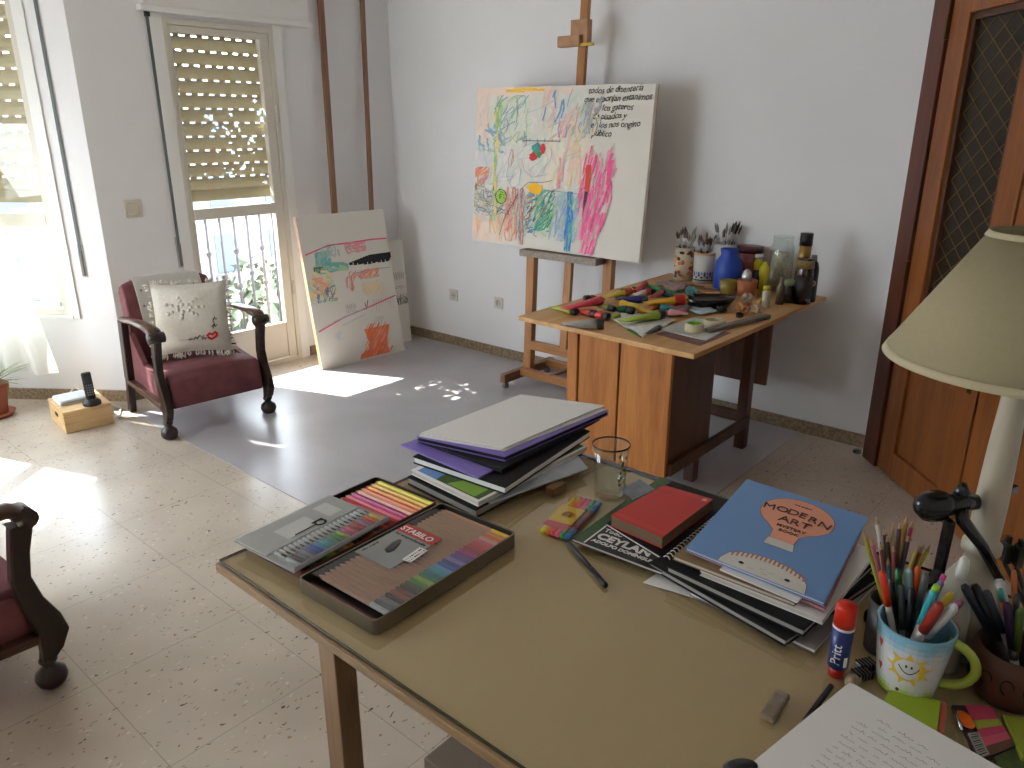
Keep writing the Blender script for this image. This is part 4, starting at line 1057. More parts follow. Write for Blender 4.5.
# yellow figure-like glue bottles
ylw = mat('yellow_plastic', rgb(196,186,44), .4)
c, r, zt = jar('', 762, 294, 8, 262, None); H = zt-DZ
t = vessel('squeeze_bottle', 'slim yellow squeeze bottle in front of the tall clear jar', 'bottle', c, [(0,0),(r,0),(r,H*.5),(r*1.25,H*.6),(r*1.3,H*.82),(r*.6,H*.92),(r*.4,H),(0,H)], ylw)
c, r, zt = jar('', 756, 288, 9, 258, None); H = zt-DZ
t = vessel('squeeze_bottle', 'dark bottle with yellow and white cap right of the silver egg', 'bottle', c, [(0,0),(r,0),(r,H*.55),(r*.6,H*.62),(0,H*.62)], mat('dk_bottle', rgb(34,26,40), .35))
b = MB(); b.lathe([(0,H*.62+.0004),(r*.9,H*.62+.0004),(r,H*.8),(r*.7,H*.95),(0,H)], 16); b.obj('cap', ylw, t)
b = MB(); b.lathe([(0,H+.0004),(r*.9,H+.0004),(r*.9,H+.018),(0,H+.02)], 16); b.obj('lid', mat('white_cap', rgb(200,196,190), .5), t)
c, r, zt = jar('', 750, 286, 8, 262, None)
# tall clear jar
cl = glassmat('clear_glass', (.93,.95,.94), .2)
c, r, zt = jar('', 778, 291, 23, 236, None); H = zt-DZ; c.x = min(c.x, 4.09)
t = vessel('glass_jar', 'tall clear glass jar with a pale sponge and sticks inside', 'jar', c, [(0,0),(r,0),(r,H*.8),(r*.82,H*.88),(r*.86,H),(r*.82,H),(r*.79,H*.88),(r*.96,H*.8),(r*.96,.006),(0,.006)], cl)
b = MB(); b.lathe([(0,0),(r*.8,.0),(r*.86,H*.3),(r*.8,H*.6),(r*.7,H*.68),(0,H*.69)], 12, M=Matrix.Translation(c+Vector((0,0,.008))))
tag(b.obj('sponge', mat('sponge', rgb(180,172,150), .95, noise=.3, nscale=60, bump=1)), 'pale crumpled sponge inside the tall clear jar', 'sponge')
c, r, zt = jar('', 765, 307, 8, 286, None); H = zt-DZ
t = vessel('bottle', 'short cream bottle at the front of the jars near the crumpled tissues', 'bottle', c, [(0,0),(r,0),(r,H*.75),(r*.9,H*.8),(0,H*.8)], mat('cream_pl', rgb(190,184,160), .5))
b = MB(); b.lathe([(0,H*.8+.0004),(r*.85,H*.8+.0004),(r*.85,H),(0,H)], 16); b.obj('cap', ylw, t)
c, r, zt = jar('', 779, 304, 8, 276, None); H = zt-DZ
vessel('bottle', 'narrow clear glass bottle with pinched neck between the cream bottle and the dark ones', 'bottle', c, [(0,0),(r,0),(r,H*.6),(r*.45,H*.75),(r*.45,H*.95),(r*.7,H),(0,H)], mat('cloudy_glass', rgb(128,116,98), .2, trans=.3))
c, r, zt = jar('', 788, 302, 11, 280, None); H = zt-DZ
t = vessel('jar', 'small black jar with a pale green lid', 'jar', c, [(0,0),(r,0),(r,H*.75),(0,H*.75)], mat('blk_jar', rgb(16,18,20), .3))
b = MB(); b.lathe([(0,H*.75+.0004),(r,H*.75+.0004),(r,H),(0,H)], 16); b.obj('lid', mat('pale_green_lid', rgb(120,140,100), .4), t)
c, r, zt = jar('', 801, 303, 17, 258, None); H = zt-DZ
t = vessel('spirit_bottle', 'square shouldered dark amber bottle with label, behind it a gold capped can', 'bottle', c, [(0,0),(r,0),(r,H*.7),(r*.98,H*.72),(r*.98,H),(0,H)], mat('amber_btl', rgb(48,30,16), .2, coat=.5))
b = MB(); b.lathe([(r*1.01,H*.12),(r*1.02,H*.12),(r*1.02,H*.62),(r*1.01,H*.62)], 24); b.obj('label_band', mat('dark_label', rgb(44,34,30), .5, noise=.5, nscale=60), t)
b = MB(); b.lathe([(r*1.0,H*.78),(r*1.01,H*.78),(r*1.01,H*.97),(r*1.0,H*.97)], 24); b.obj('label_band', mat('olive_label', rgb(122,104,52), .5, noise=.3, nscale=60), t)
c2 = Vector((min(c.x+.065, 4.13), c.y+.035, DZ)); r2 = .031; c, r, zt = jar('', 806, 300, 13, 237, None); H = zt-DZ+.02
t = vessel('varnish_can', 'tall can with gold collar and black cap, tallest of the bottles', 'can', c2, [(0,0),(r2,0),(r2,H*.62),(r2*.95,H*.64),(r2*.95,H*.82),(0,H*.82)], mat('can_gold', rgb(150,118,60), .3, metal=.5))
b = MB(); b.lathe([(0,H*.82+.0004),(r2*1.02,H*.82+.0004),(r2*1.02,H),(0,H)], 20); b.obj('cap', capm, t)
c, r, zt = jar('', 816, 302, 12, 256, None); H = zt-DZ; c.y = max(c.y, 1.375)
t = vessel('ink_bottle', 'dark blue black plastic bottle with white round mark, rightmost on the desk', 'bottle', c, [(0,0),(r,0),(r,H*.72),(r*.75,H*.86),(r*.4,H*.9),(0,H*.9)], mat('ink_btl', rgb(16,20,26), .3))
b = MB(); b.lathe([(0,H*.9+.0004),(r*.5,H*.9+.0004),(r*.45,H*1.02),(0,H*1.02)], 16); b.obj('cap', mat('grey_cap', rgb(110,112,112), .4), t)
deco(t, r, [(PI+.75,H*.42,.022,.03,rgb(178,160,140)),(PI+.7,H*.42,.010,.014,rgb(120,60,50))], 'round_label')
for k, (px, py) in enumerate(((797,298),(793,300))):
    c, r, zt = jar('', px, py, 4, 249+k*14, None); H = zt-DZ
    bb = MB(); bb.lathe([(0,0),(.007,0),(.008,H*.6),(.002,H),(0,H)], 10); tag(bb.obj('palette_knife', capm, loc=c+Vector((0,.0,0))), ('black pointed nozzle standing behind the amber bottle','shorter black pointed nozzle left of the amber bottle')[k], 'nozzle')
# black oval bowl
c = on(709,307,DZ); t = thing('bowl', 'black oval dish with brown rim in the middle of the desk', 'dish', c, math.radians(-40))
b = MB(); Ms = Matrix.Diagonal((1.0,.62,1,1))
b.lathe([(0,0),(.10,0),(.135,.05),(.128,.052),(.095,.010),(0,.010)], 28, M=Ms); b.obj('body', mat('black_bowl', rgb(20,17,15), .25), t)
b = MB(); b.lathe([(.0,.034),(.112,.036),(.119,.044),(.112,.050)], 28, M=Ms); b.obj('dried_paint', mat('bowl_brown', rgb(62,44,22), .5, noise=.4, nscale=20), t)
# crumpled tissues
rr = random.Random(44)
def crumple(label, px, py, rad, col, seed, sq=.7, name='crumpled_tissue', cat='tissue'):
    rr = random.Random(seed); c = on(px, py, DZ+.0)
    bm = bmesh.new(); bmesh.ops.create_icosphere(bm, subdivisions=3, radius=1)
    for v in bm.verts:
        k = 1+.35*math.sin(v.co.x*6+seed)*math.cos(v.co.y*7+seed*2)+rr.uniform(-.14,.14); v.co *= rad*k; v.co.z *= sq
    mz = min(v.co.z for v in bm.verts)
    for v in bm.verts: v.co.z -= mz
    me = bpy.data.meshes.new(name); bm.to_mesh(me); bm.free(); me.materials.append(mat('%s_%d' % (name, seed), col, .9, noise=.3, nscale=30))
    o = bpy.data.objects.new(name, me); COL.objects.link(o); o.location = c; return tag(o, label, cat)
crumple('crumpled orange brown tissue in front of the terracotta pot', 743, 313, .034, rgb(176,122,78), 1)
crumple('crumpled white tissue resting above the orange one', 747, 303, .030, rgb(196,180,164), 2)
crumple('crumpled beige tissue at the right of the tissue heap', 757, 315, .028, rgb(180,150,122), 3)
crumple('dark crumpled scrap right of the pale leaflet', 721, 312, .024, rgb(40,42,48), 5, .5, 'crumpled_scrap', 'scrap')
crumple('small brown black lump by the long grey tool', 739, 318, .016, rgb(52,40,30), 6, .8, 'lump_of_paint', 'lump')
# masking tape rolls
tapem = mat('masking_tape', rgb(196,184,150), .6)
def roll(label, px, py, r, h, col_in, z=0):
    c = on(px, py, DZ+z); t = thing('tape_roll', label, 'tape', c)
    b = MB(); b.lathe([(r*.78,0),(r,0),(r,h),(r*.78,h),(r*.78,0)], 32, smooth=False); b.obj('tape', tapem, t)
    b = MB(); b.lathe([(r*.74,.0),(r*.779,.0),(r*.779,h*1.0),(r*.74,h),(r*.74,.0)], 32); b.obj('core', mat('core_%02x%02x' % (int(col_in[0]*255), int(col_in[1]*255)), col_in, .6), t)
roll('small masking tape roll with a bright green core', 694, 331, .040, .036, rgb(100,170,40), .0055)
roll('wider flat masking tape roll lying beside the green cored roll', 714, 324, .050, .022, rgb(180,168,140), .0055)
A = on(707,331,DZ+.012); B = on(768,316,DZ+.012)
b = MB(); b.bar(A, B, .035, .020); tag(b.obj('wooden_bar', mat('grey_wood_bar', rgb(112,106,98), .6, noise=.3), bevel=.004), 'long grey wooden bar along the front edge of the work desk', 'bar')
# ============================================================ FRONT TABLE
TZ = .74
def tt(px, py, dz=0): return on(px, py, TZ+dz)
tw = woodmat('table_edge_wood', rgb(104,80,48), rgb(138,108,70), 'Y', 6, .45)
twz = woodmat('table_leg_wood', rgb(92,66,40), rgb(124,94,60), 'Z', 6, .45)
TB = thing('table', 'large table with glass over an olive beige cloth in the foreground', 'table', (0,0,0))
X0, X1, Y0, Y1 = .705, 1.742, -.55, 1.512
b = MB(); b.box(X0, X1, Y0, Y1, TZ-.032, TZ-.0075); b.obj('tabletop', tw, TB, bevel=.006)
b = MB(); b.box(X0+.012, X1-.012, Y0+.012, Y1-.012, TZ-.0074, TZ-.0062); b.obj('cloth_layer', mat('olive_cloth', rgb(184,163,122), .8, noise=.08, nscale=900), TB)
tg = glassmat('table_glass', (.985,.99,.975), .14)
b = MB(); b.box(X0+.010, X1-.010, Y0+.010, Y1-.010, TZ-.006, TZ); b.obj('glass_top', tg, TB)
b = MB()
for q in ((X0+.008,X0+.0099,Y0+.01,Y1-.01),(X1-.0099,X1-.008,Y0+.01,Y1-.01),(X0+.01,X1-.01,Y1-.0099,Y1-.008)): b.box(*q, TZ-.006, TZ)
b.obj('glass_edge', mat('glass_edge', rgb(46,52,38), .2), TB)
for X, Y in ((.735,1.10),(X1-.06,1.10),(.735,-.30),(X1-.06,-.30)):
    b = MB(); b.box(X-.025, X+.025, Y-.027, Y+.027, 0, TZ-.033); b.obj('leg', twz, TB, bevel=.003)
b = MB(); b.box(.80, X1-.10, 1.06, 1.08, TZ-.11, TZ-.033); b.obj('apron', twz, TB, bevel=.002)
b = MB(); b.box(1.05,1.55,.7,1.22,.001,.10); tag(b.obj('footstool', mat('grey_brown_box', rgb(118,106,92), .7), bevel=.006), 'low grey brown footrest on the floor under the front table', 'footrest')

def quad(p, z): return [on(a[0], a[1], z) for a in p]
def inset(c, k):
    m = sum((Vector(v) for v in c), Vector())/len(c); return [m+(v-m)*k for v in c]
def book(name, label, cat, corners, z0, z1, cover, pages, ct=.0022, spine=None, group=None, cover_name='cover'):
    """corners: 4 world points counterclockwise or clockwise; spine = index of the edge that is bound"""
    c = [Vector((v[0], v[1], 0)) for v in corners]; o = sum(c, Vector())/4
    t = thing(name, label, cat, (o.x, o.y, z0), group=group); c = [v-o for v in c]; h = z1-z0
    ci = inset(c, .985)
    b = MB(); b.prism([(v.x,v.y) for v in c], 0, ct); b.prism([(v.x,v.y) for v in c], h-ct, h)
    if spine is not None:
        p, q = c[spine], c[(spine+1) % 4]; b.bar((p.x,p.y,h/2), (q.x,q.y,h/2), ct, h)
    b.obj(cover_name, cover, t)
    b = MB(); b.prism([(v.x,v.y) for v in ci], ct+.0001, h-ct-.0001); b.obj('pages', pages, t)
    return t
def flat(name, label, cat, corners, z0, z1, m, parent=None, bev=0):
    c = [Vector((v[0], v[1], 0)) for v in corners]; o = sum(c, Vector())/4
    b = MB(); b.prism([(v.x-o.x, v.y-o.y) for v in c], 0, z1-z0)
    ob = b.obj(name, m, None, loc=(o.x, o.y, z0), bevel=bev)
    return tag(ob, label, cat)
pagew = mat('page_edges', rgb(196,190,178), .8, noise=.08, nscale=120)
pageg = mat('page_edges_grey', rgb(150,146,142), .8)
blackc = mat('black_board', (.010,.010,.012), .6, spec=.2)
whites = mat('white_sheet', rgb(226,225,222), .8)
purple = mat('purple_card', rgb(122,104,184), .4)

# ---------------- paper stack at the far side
z = TZ
cm = quad([(407.5,478),(475.5,511.5),(582,455),(512,430)], TZ+.02)
book('ring_binder', 'thick grey edged binder at the bottom of the left paper stack', 'binder', cm, TZ+.0002, TZ+.024, blackc, pageg, .003)
t = book('magazine', 'magazine with a green and blue cover above the bottom binder', 'magazine', quad([(411,470),(478,502),(588,446),(520,420)], TZ+.042), TZ+.0285, TZ+.042, whites, pagew, .001)
def onface(t, corners, z, items, name='cover_print'):
    """items: (list of (u,v), colour) on a quad given by 4 corners (c0..c3 : u along c0-c3? )"""
    o = t.location; b = MB(); k = 0
    for pts, col in items:
        k += 1; vs = []
        for u, v in pts:
            p = corners[0]*(1-u)*(1-v)+corners[1]*u*(1-v)+corners[2]*u*v+corners[3]*(1-u)*v
            vs.append((p.x-o.x, p.y-o.y, z-o.z+.0002+.00003*k))
        ar = sum(vs[i][0]*vs[(i+1)%len(vs)][1]-vs[(i+1)%len(vs)][0]*vs[i][1] for i in range(len(vs)))
        if ar < 0: vs = vs[::-1]
        b.add(vs, [tuple(range(len(vs)))], col=col)
    return b.obj(name, paint, t)
gc = quad([(411,470),(478,502),(588,446),(520,420)], TZ+.042)
onface(t, gc, TZ+.042, [([(.06,.02),(.35,.02),(.4,.12),(.3,.3),(.06,.3)], rgb(96,140,196)), ([(.35,.02),(.97,.02),(.97,.98),(.4,.98),(.3,.4)], rgb(56,84,30)),
   ([(.5,.03),(.9,.03),(.9,.14),(.65,.2)], rgb(120,160,50)), ([(.6,.3),(.95,.2),(.95,.8),(.7,.7)], rgb(80,110,40))])
bc = quad([(499,500.5),(589,471),(560,452),(470,480)], TZ+.045)
flat('brochure', 'pale blue and white brochure sticking out right of the stack', 'brochure', quad([(490,503),(588,468),(575,452),(470,486)], TZ+.028), TZ+.0243, TZ+.028, mat('pale_blue_card', rgb(172,180,188), .5, noise=.15, nscale=18))
book('sketchbook', 'black hardback sketchbook with white page edges in the left stack', 'sketchbook', quad([(413,457),(505,488),(590,431.5),(510,404)], TZ+.062), TZ+.0425, TZ+.064, blackc, whites, .003)
flat('document_folder', 'shiny purple folder sticking out at the left of the stack', 'folder', quad([(400.5,444.5),(478,478),(562,432),(492,412)], TZ+.069), TZ+.0642, TZ+.069, purple, bev=.001)
flat('document_folder', 'black folder directly on the shiny purple folder', 'folder', quad([(418,440),(502,470),(600,418),(515,398)], TZ+.078), TZ+.0695, TZ+.079, blackc, bev=.001)
book('document_folder', 'purple folder with dark inner sheets just beneath the white papers', 'folder', quad([(416.5,438),(505,458),(609,412),(521,399)], TZ+.09), TZ+.0795, TZ+.094, purple, blackc, .002)
shs = [[(419,436),(504,451),(607,409),(521,396)], [(419.5,434.5),(500,450),(600,407),(522,395.5)], [(421,433),(505,447.5),(604,405.5),(520.5,394.5)]]
labs = ['lowest of the loose white sheets on the left paper stack', 'middle loose white sheet on the left paper stack', 'topmost loose white sheet on the left paper stack']
for i, s in enumerate(shs):
    zz = TZ+.0945+.003*i; o = flat('paper_sheet', labs[i], 'paper', quad(s, zz+.0015), zz, zz+.0022, whites)
# wooden block under the stack overhang
q = on(556,492,TZ); b = MB(); b.box(-.03,.03,-.014,.014,0,.022); tag(b.obj('wooden_block', mat('small_wood', rgb(112,82,46), .5), loc=(q.x,q.y,TZ+.0003), bevel=.002), 'small wooden block beside the stack under its overhang', 'block')

# ---------------- drinking glass
gq = on(609,496,TZ); t = thing('drinking_glass', 'clear drinking glass with a dark rim and painted green sprig', 'glass', gq)
b = MB(); b.lathe([(0,0),(.037,0),(.039,.006),(.043,.07),(.0495,.150),(.047,.1505),(.041,.07),(.036,.010),(0,.010)], 36); b.obj('glass_body', cl, t)
b = MB(); b.lathe([(.0485,.1480),(.0502,.1480),(.0502,.1525),(.0485,.1525)], 36); b.obj('rim_band', mat('dark_rim', rgb(48,40,28), .3), t)
it = []; rr = random.Random(8)
for k in range(16): it.append((PI+.35+1.0+rr.uniform(-.28,.28), .04+k*.0066, .007, .010, rgb(72,84,44) if k%3 else rgb(150,150,60)))
deco(t, .0465, it, 'painted_sprig')

# ---------------- coloured pencil tins
woodp = mat('pencil_cedar', rgb(178,136,102), .6)
def named(n, seed):
    base = [('lemon yellow',(226,214,50)),('golden yellow',(226,186,40)),('amber',(224,150,40)),('orange',(222,112,40)),('vermilion',(206,70,40)),('scarlet',(196,34,40)),('crimson',(160,24,48)),('rose',(214,84,120)),('magenta',(180,40,120)),('purple',(110,50,130)),('violet',(90,70,160)),('lavender',(140,130,190)),('ultramarine',(40,56,150)),('cobalt blue',(40,90,180)),('sky blue',(90,160,210)),('turquoise',(50,160,170)),('teal',(30,120,120)),('emerald',(30,130,80)),('leaf green',(80,150,60)),('lime',(150,190,60)),('olive',(110,116,50)),('moss green',(70,90,40)),('tan',(180,140,90)),('ochre',(180,130,50)),('sienna',(150,84,44)),('chestnut',(110,56,36)),('dark brown',(70,42,30)),('grey',(120,120,120)),('slate',(80,90,100)),('black',(24,24,26)),('ice grey',(180,184,186)),('peach',(226,170,140))]
    return base[:n]
def tinbox(label, P, zt, h, inner, metalm, name='pencil_tin', wall=.004, rad=.012):
    c = [Vector((v.x, v.y, 0)) for v in P]; o = sum(c, Vector())/4
    x = (c[1]-c[0]); y = (c[3]-c[0]); W = x.length; D = y.length; ang = math.atan2(x.y, x.x)
    t = thing(name, label, 'tin', (o.x, o.y, zt), ang)
    def rrect(w, d, r, n=5):
        pts = []
        for cx, cy, a0 in ((w/2-r,d/2-r,0),(-w/2+r,d/2-r,PI/2),(-w/2+r,-d/2+r,PI),(w/2-r,-d/2+r,3*PI/2)):
            for i in range(n+1):
                a = a0+PI/2*i/n; pts.append((cx+r*math.cos(a), cy+r*math.sin(a)))
        return pts
    outer = rrect(W, D, rad); inn = rrect(W-2*wall, D-2*wall, rad-wall*.6); n = len(outer)
    b = MB(); vs = [(p[0],p[1],0) for p in outer]+[(p[0],p[1],h) for p in outer]+[(p[0],p[1],h) for p in inn]+[(p[0],p[1],.002) for p in inn]
    fs = [tuple(range(n))[::-1]]
    for i in range(n):
        i2 = (i+1) % n; fs += [(i,i2,n+i2,n+i),(n+i,n+i2,2*n+i2,2*n+i)]
    b.add(vs, fs); b.obj('tin_tray', metalm, t)
    b = MB(); fs = [tuple(3*n+i for i in range(n))]
    for i in range(n):
        i2 = (i+1) % n; fs.append((2*n+i,2*n+i2,3*n+i2,3*n+i))
    vs2 = list(vs); b.add(vs2, [tuple(f) for f in fs]); b.obj('tray_lining', inner, t)
    return t, W, D
steel = mat('tin_metal', rgb(120,112,96), .3, metal=.7)
lining = mat('black_lining', (.012,.012,.012), .6)
def pencil(label, A, B, col, r=.0038, parentless=True, wood=None, tip=True, name='coloured_pencil', cat='pencil', dip=.22, group=None):
    """A = dipped/coloured end, B = other end"""
    A = Vector(A); B = Vector(B); L = (B-A).length; d = (B-A)/L
    t = thing(name, label, cat, A, group=group)
    m = mat('lacquer_%02x%02x%02x' % tuple(int(c*255) for c in col), col, .4)
    b = MB(); b.tube([(0,0,0), d*(L*dip)], r, 6, smooth=False); b.obj('dipped_end', m, t)
    e = L-.016 if tip else L
    b = MB(); b.tube([d*(L*dip), d*e], r, 6, smooth=False, caps=not tip); b.obj('barrel', wood or m, t)
    if tip:
        b = MB(); b.tube([d*e, d*(L-.005)], [r, r*.35], 6, smooth=False, caps=False); b.obj('sharpened_cone', woodp, t)
        b = MB(); b.tube([d*(L-.005), d*L], [r*.35, r*.05], 6); b.obj('lead_point', m, t)
    return t
# front tin (front-left, front-right seen ...): P0 near-left corner
h1 = .034
P = quad([(303,583),(373,632),(515,541),(442,510)], TZ+.014)     # left, bottom, right, top
P = [P[1], P[2], P[3], P[0]]                                    # along X first
t, W, D = tinbox('large open tin of coloured pencils nearest the table edge', P, TZ+.0003, h1, lining, steel)
tM = Matrix.Translation(t.location) @ Matrix.Rotation(t.rotation_euler.z, 4, 'Z')
cols = ['ice grey','slate','grey','black','sienna','chestnut','dark brown','moss green','leaf green','lime','emerald','teal','turquoise','sky blue','cobalt blue','ultramarine','lavender','violet','purple','magenta','crimson','scarlet','vermilion','rose','peach','orange','amber','golden yellow']
cd = {a: rgb(*b_) for a, b_ in named(32, 0)}
n = len(cols); x0 = -W/2+.045; x1 = W/2-.016; st = (x1-x0)/(n-1)
for i, cname in enumerate(cols):
    x = x0+st*i
    A = tM @ Vector((x, -D/2+.010, .0225)); B = tM @ Vector((x, D/2-.075 if False else D/2-.012, .0225))
    pencil('cedar coloured pencil with %s end in the front tin' % cname, A, B, cd[cname], r=st*.43, wood=woodp, dip=.24)
# clear cover with printed grey card
b = MB(); b.box(-W/2+.03, W/2-.03, -D/2+.008, D/2-.008, .0315, .0323); pc_ = b.obj('cover_sheet', glassmat('cloudy_sheet', (.92,.92,.92), .25, .15), None, loc=t.location, rot=t.rotation_euler)
tag(pc_, 'clear printed plastic sheet lying over the pencils in the front tin', 'plastic sheet')
greyc = mat('grey_card', rgb(136,138,136), .5)
b = MB(); b.box(-W*.17, W*.12, -D*.02, D*.5-.012, .0325, .0330); b.obj('printed_card', greyc, pc_)
b = MB(); b.box(W*.12, W*.205, -D*.02, D*.5-.012, .0325, .0330); b.obj('red_band', mat('red_band', rgb(176,52,42), .5), pc_)
text('STABILO', .026, whites, pc_, Matrix.Translation((W*.140, D*.44, .0332)) @ Matrix.Rotation(-PI/2, 4, 'Z'), 'lettering', bold=.0004)
text('Fur anspruchsvolle', .013, blackc, pc_, Matrix.Translation((W*.09, D*.42, .0332)) @ Matrix.Rotation(-PI/2, 4, 'Z'), 'lettering')
text('stilo original', .010, blackc, pc_, Matrix.Translation((-W*.14, D*.40, .0332)), 'lettering')
b = MB(); b.tube([(-W*.07,D*.20,.0336),(-W*.05,D*.22,.0338),(W*.02,D*.26,.0338),(W*.06,D*.28,.0336)], [.004,.012,.010,.004], 10, flat=.08); b.obj('printed_eraser', mat('dk_print', rgb(50,54,56), .5), pc_)
b = MB(); b.box(-.03,.03,-.012,.012,0,.001); lb = b.obj('price_label', whites, None, loc=tM @ Vector((W*.0,-D*.03,.0334)), rot=(0,0,t.rotation_euler.z+.1))
lb.location.z = TZ+.034; tag(lb, 'small white price sticker with black marks on the plastic sheet', 'sticker')
b = MB(); rr = random.Random(4)
for i in range(9):
    for j in range(2): b.box(-.026+i*.006, -.026+i*.006+rr.uniform(.001,.004), -.008+j*.009, -.003+j*.009, .001, .0012)
b.obj('printed_digits', blackc, lb)
b = MB(); b.box(-W/2+.006, -W/2+.028, -D/2+.010, D/2-.010, .002, .014); s_ = b.obj('red_insert', mat('dk_red_card', rgb(96,22,30), .5), t)
# back tin
h2 = .026
P = quad([(242,544),(301,581),(436,509),(382,482)], TZ+.006); P = [P[1], P[2], P[3], P[0]]
redtin = mat('tin_grey_red', rgb(92,40,38), .35, metal=.4)
t2, W2_, D2_ = tinbox('second open tin of coloured pencils half covered by the grey pen wallet', P, TZ+.0003, h2, lining, redtin, rad=.014)
tM2 = Matrix.Translation(t2.location) @ Matrix.Rotation(t2.rotation_euler.z, 4, 'Z')
c2 = ['emerald','moss green','leaf green','lime','olive','tan','ochre','black','dark brown','chestnut','sienna','slate','vermilion','crimson','scarlet','rose','magenta','peach','orange','amber','golden yellow','lemon yellow']
n = len(c2); x0 = -W2_/2+.040; x1 = W2_/2-.012; st = (x1-x0)/(n-1)
for i, cname in enumerate(c2):
    x = x0+st*i; A = tM2 @ Vector((x, -D2_/2+.010, .0165)); B = tM2 @ Vector((x, D2_/2-.010, .0165))
    pencil('lacquered %s pencil in the back tin' % cname, A, B, cd[cname], r=st*.42, dip=.5, tip=True)
# grey pen wallet with transparent pocket
wall_c = quad([(289,570),(386,517),(331,492),(240,534)], TZ+.040)
o = sum(wall_c, Vector())/4; x = wall_c[1]-wall_c[0]; y = wall_c[3]-wall_c[0]; W3_, D3_ = x.length, y.length; an = math.atan2(x.y, x.x)
t3 = thing('pen_wallet', 'clear and grey plastic wallet of fineliners lying across the back tin', 'pen case', (o.x, o.y, TZ+.027), an)
gpl = mat('grey_wallet', rgb(158,160,156), .4)
b = MB(); b.box(-W3_/2,W3_/2,-D3_/2,D3_/2,0,.003); b.obj('wallet_back', gpl, t3, bevel=.001)
b = MB(); b.box(-W3_/2+.004,W3_/2-.004,-D3_/2+.10,D3_/2-.004,.0032,.0072); wf = b.obj('wallet_flap', gpl, t3, bevel=.001)
b = MB(); b.box(-W3_*.23,W3_*.09,-D3_/2+.115,D3_/2-.045,.0074,.0078); b.obj('pale_label', mat('pale_label', rgb(186,188,184), .5), t3)
b = MB(); b.box(W3_*.22,W3_*.36,-D3_/2+.125,D3_/2-.03,.0074,.0078); b.obj('pale_label', mat('pale_label', rgb(186,188,184), .5), t3)
b = MB(); b.lathe([(.010,.0080),(.016,.0080),(.016,.0084),(.010,.0084)], 16, M=Matrix.Translation((W3_*.10,-D3_/2+.118,0)) @ Matrix.Diagonal((1,.9,1,1))); b.box(W3_*.10-.016,W3_*.10+.016,-D3_/2+.127,-D3_/2+.133,.0080,.0084); b.obj('head_emblem', blackc, t3)
b = MB(); b.box(-W3_*.16,W3_*.05,-D3_/2+.116,-D3_/2+.120,.0080,.0083); b.obj('printed_line', blackc, t3)
t3M = Matrix.Translation(t3.location) @ Matrix.Rotation(an, 4, 'Z')
fc = ['ice grey','black','slate','grey','ultramarine','cobalt blue','sky blue','turquoise','teal','emerald','leaf green','lime','magenta','rose','crimson','scarlet','lavender','vermilion','orange','golden yellow']
n = len(fc)
whb = mat('fineliner_barrel', rgb(176,178,176), .4)
for i, cname in enumerate(fc):
    x = -W3_/2+.022+(W3_-.04)*i/(n-1)
    A = t3M @ Vector((x, -D3_/2+.008, .0075)); B = t3M @ Vector((x, -D3_/2+.092, .0075))
    tt_ = thing('fineliner', 'fineliner with %s cap in the clear wallet' % cname, 'pen', A); d = (B-A); 
    m = mat('lacquer_%02x%02x%02x' % tuple(int(c*255) for c in cd[cname]), cd[cname], .4)
    b = MB(); b.tube([(0,0,0), d*.50], .0046, 8); b.obj('cap', m, tt_)
    b = MB(); b.tube([d*.505, d], .0036, 8); b.obj('barrel', whb, tt_)
    b = MB(); b.bar(d*.56+Vector((0,0,.0032)), d*.74+Vector((0,0,.0032)), .003, .0016); b.obj('printed_stripe', blackc, tt_)
b = MB(); b.box(-W3_/2+.004,W3_/2-.004,-D3_/2+.002,-D3_/2+.098,.0125,.0132); b.obj('clear_pocket', glassmat('cloudy_pocket', (.93,.94,.94), .3, .12), t3)
b = MB(); b.box(-W3_/2+.002,W3_/2-.002,-D3_/2,-D3_/2+.0018,.0032,.0132); b.obj('pocket_edge', mat('clear_edge', rgb(184,188,186), .3), t3)

# ---------------- highlighter pack
hp = quad([(539,528),(567.5,539),(605,505),(574.5,494)], TZ+.012); o = sum(hp, Vector())/4
x = hp[3]-hp[0]; y = hp[1]-hp[0]; an = math.atan2(x.y, x.x); Wx = x.length; Dy = y.length
t = thing('highlighter_pack', 'clear pack of small highlighters with a yellow smiling card', 'pen pack', (o.x, o.y, TZ+.0004), an)
tMh = Matrix.Translation(t.location) @ Matrix.Rotation(an, 4, 'Z')
hc = [('yellow',(226,214,40)),('orange',(236,130,40)),('red pink',(226,70,80)),('pink',(230,90,130)),('green',(40,160,80)),('blue',(40,110,180))]
for i, (nm, c) in enumerate(hc):
    yy = Dy/2-.010-(Dy-.02)*i/(len(hc)-1)
    A = tMh @ Vector((-Wx/2+.004, yy, .0085)); B = tMh @ Vector((Wx/2-.004, yy, .0085)); d = B-A
    q = thing('highlighter', 'small %s highlighter in the smiling pack' % nm, 'highlighter', A)
    m = mat('hl_'+nm, rgb(*c), .35); b = MB(); b.tube([(0,0,0), d*.22], .0072, 10); b.obj('end_plug', m, q)
    b = MB(); b.tube([d*.225, d*.72], .0068, 10); b.obj('barrel', mat('hl_dark', rgb(110,30,34), .5) if i > 3 else m, q)
    b = MB(); b.tube([d*.725, d], .0072, 10); b.obj('cap', m, q)
b = MB(); b.box(-Wx*.26,Wx*.16,-Dy/2+.02,Dy/2,.0165,.0172); cd_ = b.obj('card', mat('yellow_card', rgb(214,180,40), .5), t)
b = MB(); b.box(-Wx*.40,-Wx*.262,-Dy/2+.02,Dy/2,.0165,.0172); b.obj('card_band', mat('red_card', rgb(190,44,60), .5), t)
b = MB(); b.lathe([(0,.0178),(.017,.0178),(.017,.0175)], 20, M=Matrix.Translation((-Wx*.05,.006,0)))
b.obj('face_disc', mat('dk_yel', rgb(196,150,30), .5), t)
b = MB()
